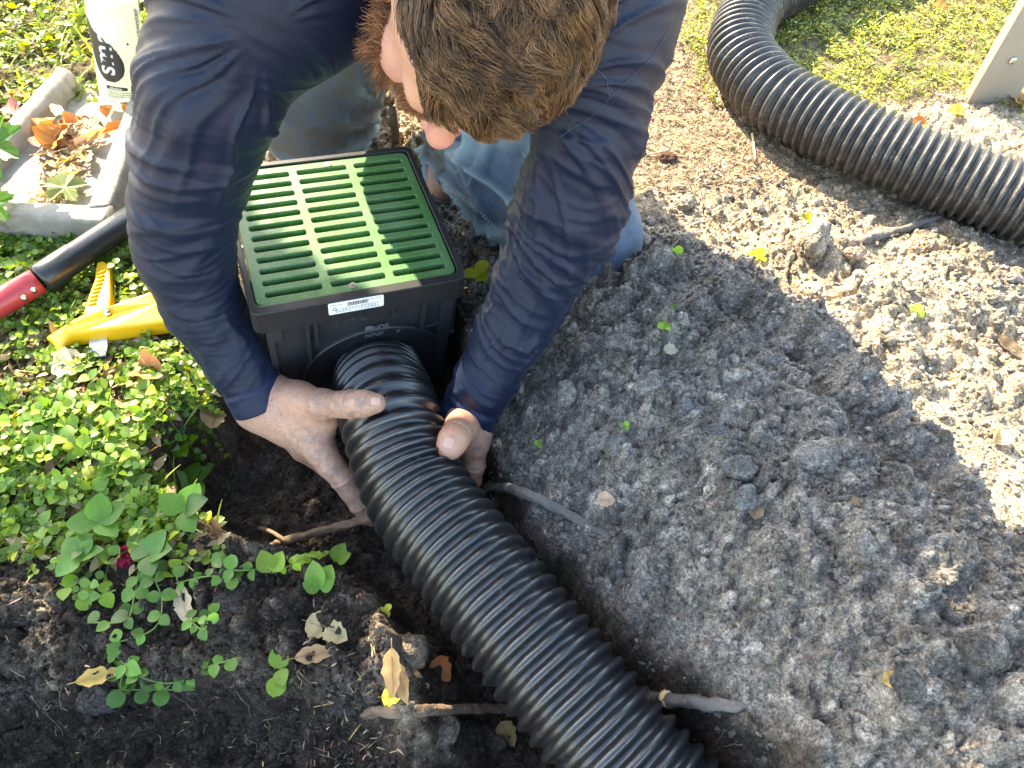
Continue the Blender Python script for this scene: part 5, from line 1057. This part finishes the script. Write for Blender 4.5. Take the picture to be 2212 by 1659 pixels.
def armparam(A, V):
    T = np.concatenate([[0], np.cumsum(np.linalg.norm(np.diff(A[:, :3], axis=0), axis=1))]); bd_ = np.full(len(V), 1e9); t = np.zeros(len(V)); q = np.zeros_like(V); ax_ = np.zeros_like(V)
    for i in range(len(A)-1):
        a = A[i, :3]; e = A[i+1, :3]-a; L = np.linalg.norm(e); s = (V-a)@e/L/L; sc_ = np.clip(s, 0, 1) if i < len(A)-2 else np.maximum(s, 0); d = np.linalg.norm(V-a-sc_[:, None]*e, axis=1)
        k = d < bd_; bd_[k] = d[k]; t[k] = T[i]+sc_[k]*L; q[k] = (V-a-sc_[:, None]*e)[k]; ax_[k] = e/L
    up = -FW; r1 = up-ax_*(ax_@up)[:, None]; r1 /= np.linalg.norm(r1, axis=1)[:, None]; r2 = np.cross(ax_, r1)
    return t, np.arctan2((q*r2).sum(1), (q*r1).sum(1)), bd_, T[-1]
col = np.zeros((len(SV), 3)); disp = .0010*fbm3(SV*18, 3, 2)
def ridge(p, s, o=2): n = fbm3(p, o, s); return np.clip(1-np.abs(n)*3.0, 0, 1)**1.5
for A, sd, el_, arm_pit in ((RAp, 3, .50, (1165, 255)), (LAp, 8, .52, (640, 165))):
    t, th, dd, LT = armparam(A, SV); rr = np.interp(t, np.linspace(0, LT, len(A)), A[:, 3]); on = 1-sstep(.018, .045, dd-rr)
    u = t/LT; sx = SV-U(arm_pit[0], arm_pit[1], .70)
    P1 = np.stack([t*44+1.1*np.cos(th-1.0 if sd == 3 else th+2.2), np.cos(th)*.40, np.sin(th)*.40], -1)
    P2 = np.stack([t*70-1.5*np.cos(th+.6), np.cos(th)*.5+4, np.sin(th)*.5], -1)
    P3 = np.stack([t*15, np.cos(th)*2.2+9, np.sin(th)*2.2], -1)
    if sd == 3:
        a1 = .0006+.0058*np.exp(-((u-.50)/.13)**2)+.0030*np.exp(-((u-.2)/.12)**2)+.0030*np.exp(-((u-.93)/.06)**2); a2 = .0008+.0022*np.exp(-((u-.5)/.12)**2)+.0012*(u > .6); a3 = .0050*np.exp(-((u-.70)/.10)**2)
    else:
        a1 = .0005+.0046*np.exp(-((u-.42)/.09)**2)+.0028*np.exp(-((u-.54)/.07)**2)+.0015*np.exp(-((u-.9)/.08)**2); a2 = .0006+.0012*np.exp(-((u-.62)/.18)**2); a3 = .0016*np.exp(-((u-.8)/.1)**2)
    disp += 1.05*on*(a1*ridge(P1, sd)+a2*ridge(P2, sd+20)+a3*ridge(P3, sd+40)-.5*a1)
    # pulls fanning out of the armpit
    cx_ = sx@RT; cy_ = sx@DN; rad = np.hypot(cx_, cy_); ph = np.arctan2(cy_, cx_)
    fan = np.clip(1-2.2*np.abs(fbm2(ph*6.5+.5*fbm2(rad*10, ph, 2, 3), rad*3, 2, sd+5)), 0, 1)**1.5
    w_ = sstep(.015, .05, rad)*(1-sstep(.11, .20, rad))*(SN@(-FW) > -.2)
    disp += (.0055 if sd == 8 else .0040)*w_*fan*on
    # hem of the cuff: a stitched band and a clean cut
    band = on*sstep(LT-.030, LT-.028, t); disp += .0012*band-.0014*on*np.exp(-((t-(LT-.030))/.0016)**2)
    col[:, 1] = np.maximum(col[:, 1], on*.75*np.exp(-((t-(LT-.026))/.0022)**2)+on*.25*sstep(LT-.03, LT, t))
    col[:, 0] = np.maximum(col[:, 0], on*(.12+.88*sstep(.45, .85, u))*(.15+.85*sstep(-.2, .5, fbm3(SV*14, 2, 61))))
    e = A[-1, :3]-A[-2, :3]; e /= np.linalg.norm(e); s_ = (SV-A[-1, :3])@e; k = (s_ > .002) & (np.linalg.norm(SV-A[-1, :3], axis=1) < .09)
    SV = SV+SN*disp[:, None]*0; SV[k] -= e*(s_[k]-.002)[:, None]; disp[k] *= .3
SV = SV+SN*disp[:, None]
# raglan seam over the shoulder at the right
shirt = child(mk('shirt', SV, Sf, M['shirt'], col=col), person); st_ = bvh(SV, Sf)
M['seam'] = plain('shirt_seam', (.035, .05, .085), .5, vary=.1)
def seam(pts, rad, mat, par, tree_, name='seam', lift=.0003, dash=None):
    P = spline(np.array(pts, float), 60); W = [pick(tree_, a, b_) for a, b_ in P]; W = [p+n_*lift for p, n_ in W if p is not None]
    if len(W) < 4: return
    if dash is None: V, f = tube(np.array(W), rad, 6, False); o = mk(name, V, f, mat)
    else:
        Q = spline(np.array(W), dash*3); mb = MB()
        for k in range(dash): V, f = tube(Q[3*k:3*k+2], rad, 5); mb.add(V, f)
        o = mb.build(name, mat)
    o.parent = par; o.matrix_parent_inverse = Matrix.Translation(person.location).inverted() if par is person else Matrix.Identity(4)
    return o
seam([(1240,110),(1275,140),(1305,165),(1318,210)], .0004, M['seam'], person, st_); seam([(1318,210),(1370,160),(1410,120),(1440,70)], .00035, M['seam'], person, st_)
seam([(1318,210),(1280,250),(1240,275),(1205,300)], .00035, M['seam'], person, st_)
# ---------------------------------------------------------------- jeans
JP = [cone(hipL, kneeL, .115, .083), cone(kneeL, ankL, .074, .055), cone(hipR, kneeR, .112, .072), cone(kneeR, calfR, .070, .074), cone(calfR, ankR, .072, .052), ell((-.10, 1.08, .33), (.155, .16, .13)), cone(kneeL, kneeL+(0, .01, .01), .086, .08)]
JV, Jf = surfnet(JP, [.03, .03, .03, .03, .03, .05, .02], .0032); JV = relax(JV, Jf, 2); JN = vnorm(JV, Jf)
e = ankR-kneeR; e /= np.linalg.norm(e); s_ = (JV-kneeR)@e; q = JV-kneeR-s_[:, None]*e; r1 = -FW-e*(e@-FW); r1 /= np.linalg.norm(r1); r2 = np.cross(e, r1); th = np.arctan2(q@r2, q@r1)
on = (1-sstep(.11, .15, np.linalg.norm(q, axis=1)))*sstep(.03, .09, s_)
P3 = np.stack([s_*9+.8*np.cos(th), np.cos(th)*2.0, np.sin(th)*2.0], -1); P4 = np.stack([s_*26-1.2*np.cos(th), np.cos(th)*1.2+5, np.sin(th)*1.2], -1)
rg = ridge(P3, 70)*.017+ridge(P4, 71)*.008
dj = on*(rg-.008)+.0015*fbm3(JV*22, 3, 4)+(1-on)*.004*(ridge(JV*13, 75)-.4)
JV = JV+JN*dj[:, None]; cj = np.zeros((len(JV), 3)); cj[:, 1] = np.clip(on*(rg/.025)*1.1-.1, 0, .9)
cj[:, 0] = np.clip(1.0*1.6*sstep(.07, .115, JV[:, 2]+.02*fbm3(JV*20, 2, 8))*1.6*(JV[:, 0] < -.1)*(JV[:, 1] < 1.15)+.75*(1-sstep(.02, .085, np.abs(JV[:, 2])))*(np.linalg.norm(JV-kneeR, axis=1) < .14), 0, 1.0)
jeans = child(mk('jeans', JV, Jf, M['denim'], col=cj), person); jt = bvh(JV, Jf)
for o_ in (0, 5): seam([(955,402-o_*.8),(990,420-o_),(1030,455-o_),(1070,495-o_),(1092,520-o_)], .0008, M['thread'], jeans, jt, 'stitching', .0006, 34)
seam([(1130,330),(1150,380),(1165,430)], .0008, M['thread'], jeans, jt, 'stitching', .0006, 22)
# ---------------------------------------------------------------- hair and beard
def strands(name, roots, dirs, lens, npt, mat, rad, curl, cl_scale, lift, par, gravity=0., hug=1., clump=0):
    n = len(roots); P = np.zeros((n, npt, 3)); P[:, 0] = roots; cenA = hl(0, -.008, .018)
    nrm_ = (roots-cenA); nrm_ /= np.linalg.norm(nrm_, axis=1)[:, None]; d = dirs.copy(); st = (lens/(npt-1))[:, None]; ph = rng.random(n)*6.28
    r0 = np.linalg.norm(roots-cenA, axis=1)
    for k in range(1, npt):
        p = P[:, k-1]; q = p*cl_scale
        w3 = np.stack([fbm3(q+i*31, 2, 80+i) for i in range(3)], -1)*curl
        w3 = w3+1.15*(1 if clump else 0)*np.stack([fbm3(roots*26+i*17, 2, 70+i) for i in range(3)], -1)
        w3 = w3+.45*curl*np.stack([np.sin(ph+k*1.3), np.cos(ph+k*1.1), np.sin(ph*2+k)], -1)
        dd_ = d+w3+cam2w(np.array((0, 0, 0)))-np.array((0, 0, gravity))*k/npt; dd_ /= np.linalg.norm(dd_, axis=1)[:, None]; x = p+dd_*st
        if hug:
            v = x-cenA; nn_ = v/np.linalg.norm(v, axis=1)[:, None]; lc = np.linalg.norm(v, axis=1)
            loc_ = nn_@HR.T; rr_ = 1/np.sqrt((loc_/np.array((.079, .102, .090)))**2@np.ones(3)); want = np.maximum(rr_, r0*.0)+lift*(k/(npt-1))**.7; lc = lc+(np.maximum(want, rr_+.001)-lc)*hug
            x = cenA+nn_*lc[:, None]
        P[:, k] = x
    if clump:
        gi = rng.choice(n, clump, replace=False); own = np.zeros(n, int)
        for a_ in range(0, n, 4000): own[a_:a_+4000] = gi[((roots[a_:a_+4000, None]-roots[gi][None])**2).sum(-1).argmin(1)]
        kk = (np.linspace(0, 1, npt)**1.2)[None, :, None]*rng.uniform(.6, .96, (n, 1, 1)); P = P*(1-kk)+(P[own]+(roots-roots[own])[:, None]*.25)*kk
    hcv = bpy.data.hair_curves.new(name); hcv.add_curves([npt]*n); pos = P.reshape(-1, 3).astype(np.float32)
    hcv.attributes['position'].data.foreach_set('vector', pos.ravel())
    ra = hcv.attributes.get('radius') or hcv.attributes.new('radius', 'FLOAT', 'POINT')
    prof = np.linspace(1, .35, npt); ra.data.foreach_set('value', (rad*prof[None]*np.ones((n, 1))).ravel().astype(np.float32))
    hcv.materials.append(mat); o = bpy.data.objects.new(name, hcv); C.objects.link(o); child(o, par); return o
def headroots(n, fn):
    out = []
    while len(out) < n:
        D_ = rng.standard_normal((n, 3)); D_ /= np.linalg.norm(D_, axis=1)[:, None]; D_ = D_[fn(D_)]
        for d in D_:
            w_ = sh_*d[0]+fh*d[1]+uh*d[2]; o = hc+w_*.2; r = bt_.ray_cast(Vector(o), Vector(-w_))
            if r[0] is not None and r[3] < .2 and (r[0]-Vector(hc)).length < .138: out.append((np.array(r[0]), w_, np.array(r[1])))
            if len(out) >= n: break
    return [np.array(x) for x in zip(*out)]
rt, dr, nn_ = headroots(36000, hair_fn)
flow = cam2w(np.array((.80, .45, 0.))); crown = hl(-.01, -.10, .05); radial = rt-crown
dirs = 1.0*flow+.6*radial/np.maximum(np.linalg.norm(radial, axis=1), .02)[:, None]
dirs = dirs-nn_*(dirs*nn_).sum(1)[:, None]*.8; dirs /= np.linalg.norm(dirs, axis=1)[:, None]
strands('hair', rt, dirs, rng.uniform(.028, .064, len(rt)), 13, M['hair'], .00036, 1.1, 38, rng.uniform(.003, .017, len(rt)), person, .1, .62, 420)
def beard_fn(D_):
    a, b_, c_ = D_.T; nz = .08*fbm3(D_*6, 2, 19); return (((c_ < -.42+nz+.12*np.abs(a)+.25*(b_ < .3)) & (b_ > -.15)) | ((a > .5) & (c_ < -.10+nz) & (np.abs(b_-.05) < .28))) & ~((b_ > .80) & (c_ > -.55)) & (c_ > -.97)
rb, db_, nb2 = headroots(11000, beard_fn)
dirs = nb2*.9-uh*.45+fh*.15+.25*rng.standard_normal(nb2.shape); dirs /= np.linalg.norm(dirs, axis=1)[:, None]
strands('beard', rb, dirs, rng.uniform(.010, .026, len(rb)), 9, M['beard'], .00026, .9, 60, 0, person, .15, 0)
def brow_fn(D_):
    a, b_, c_ = D_.T; return (b_ > .75) & (np.abs(np.abs(a)-.33) < .20) & (np.abs(c_-.06) < .045)
re, de, ne = headroots(700, brow_fn); dirs = ne*.4+sh_*np.sign((re-hc)@sh_)[:, None]*.8; strands('eyebrows', re, dirs/np.linalg.norm(dirs, axis=1)[:, None], rng.uniform(.006, .010, len(re)), 5, M['beard'], .0002, .3, 60, 0, person, 0, 0)
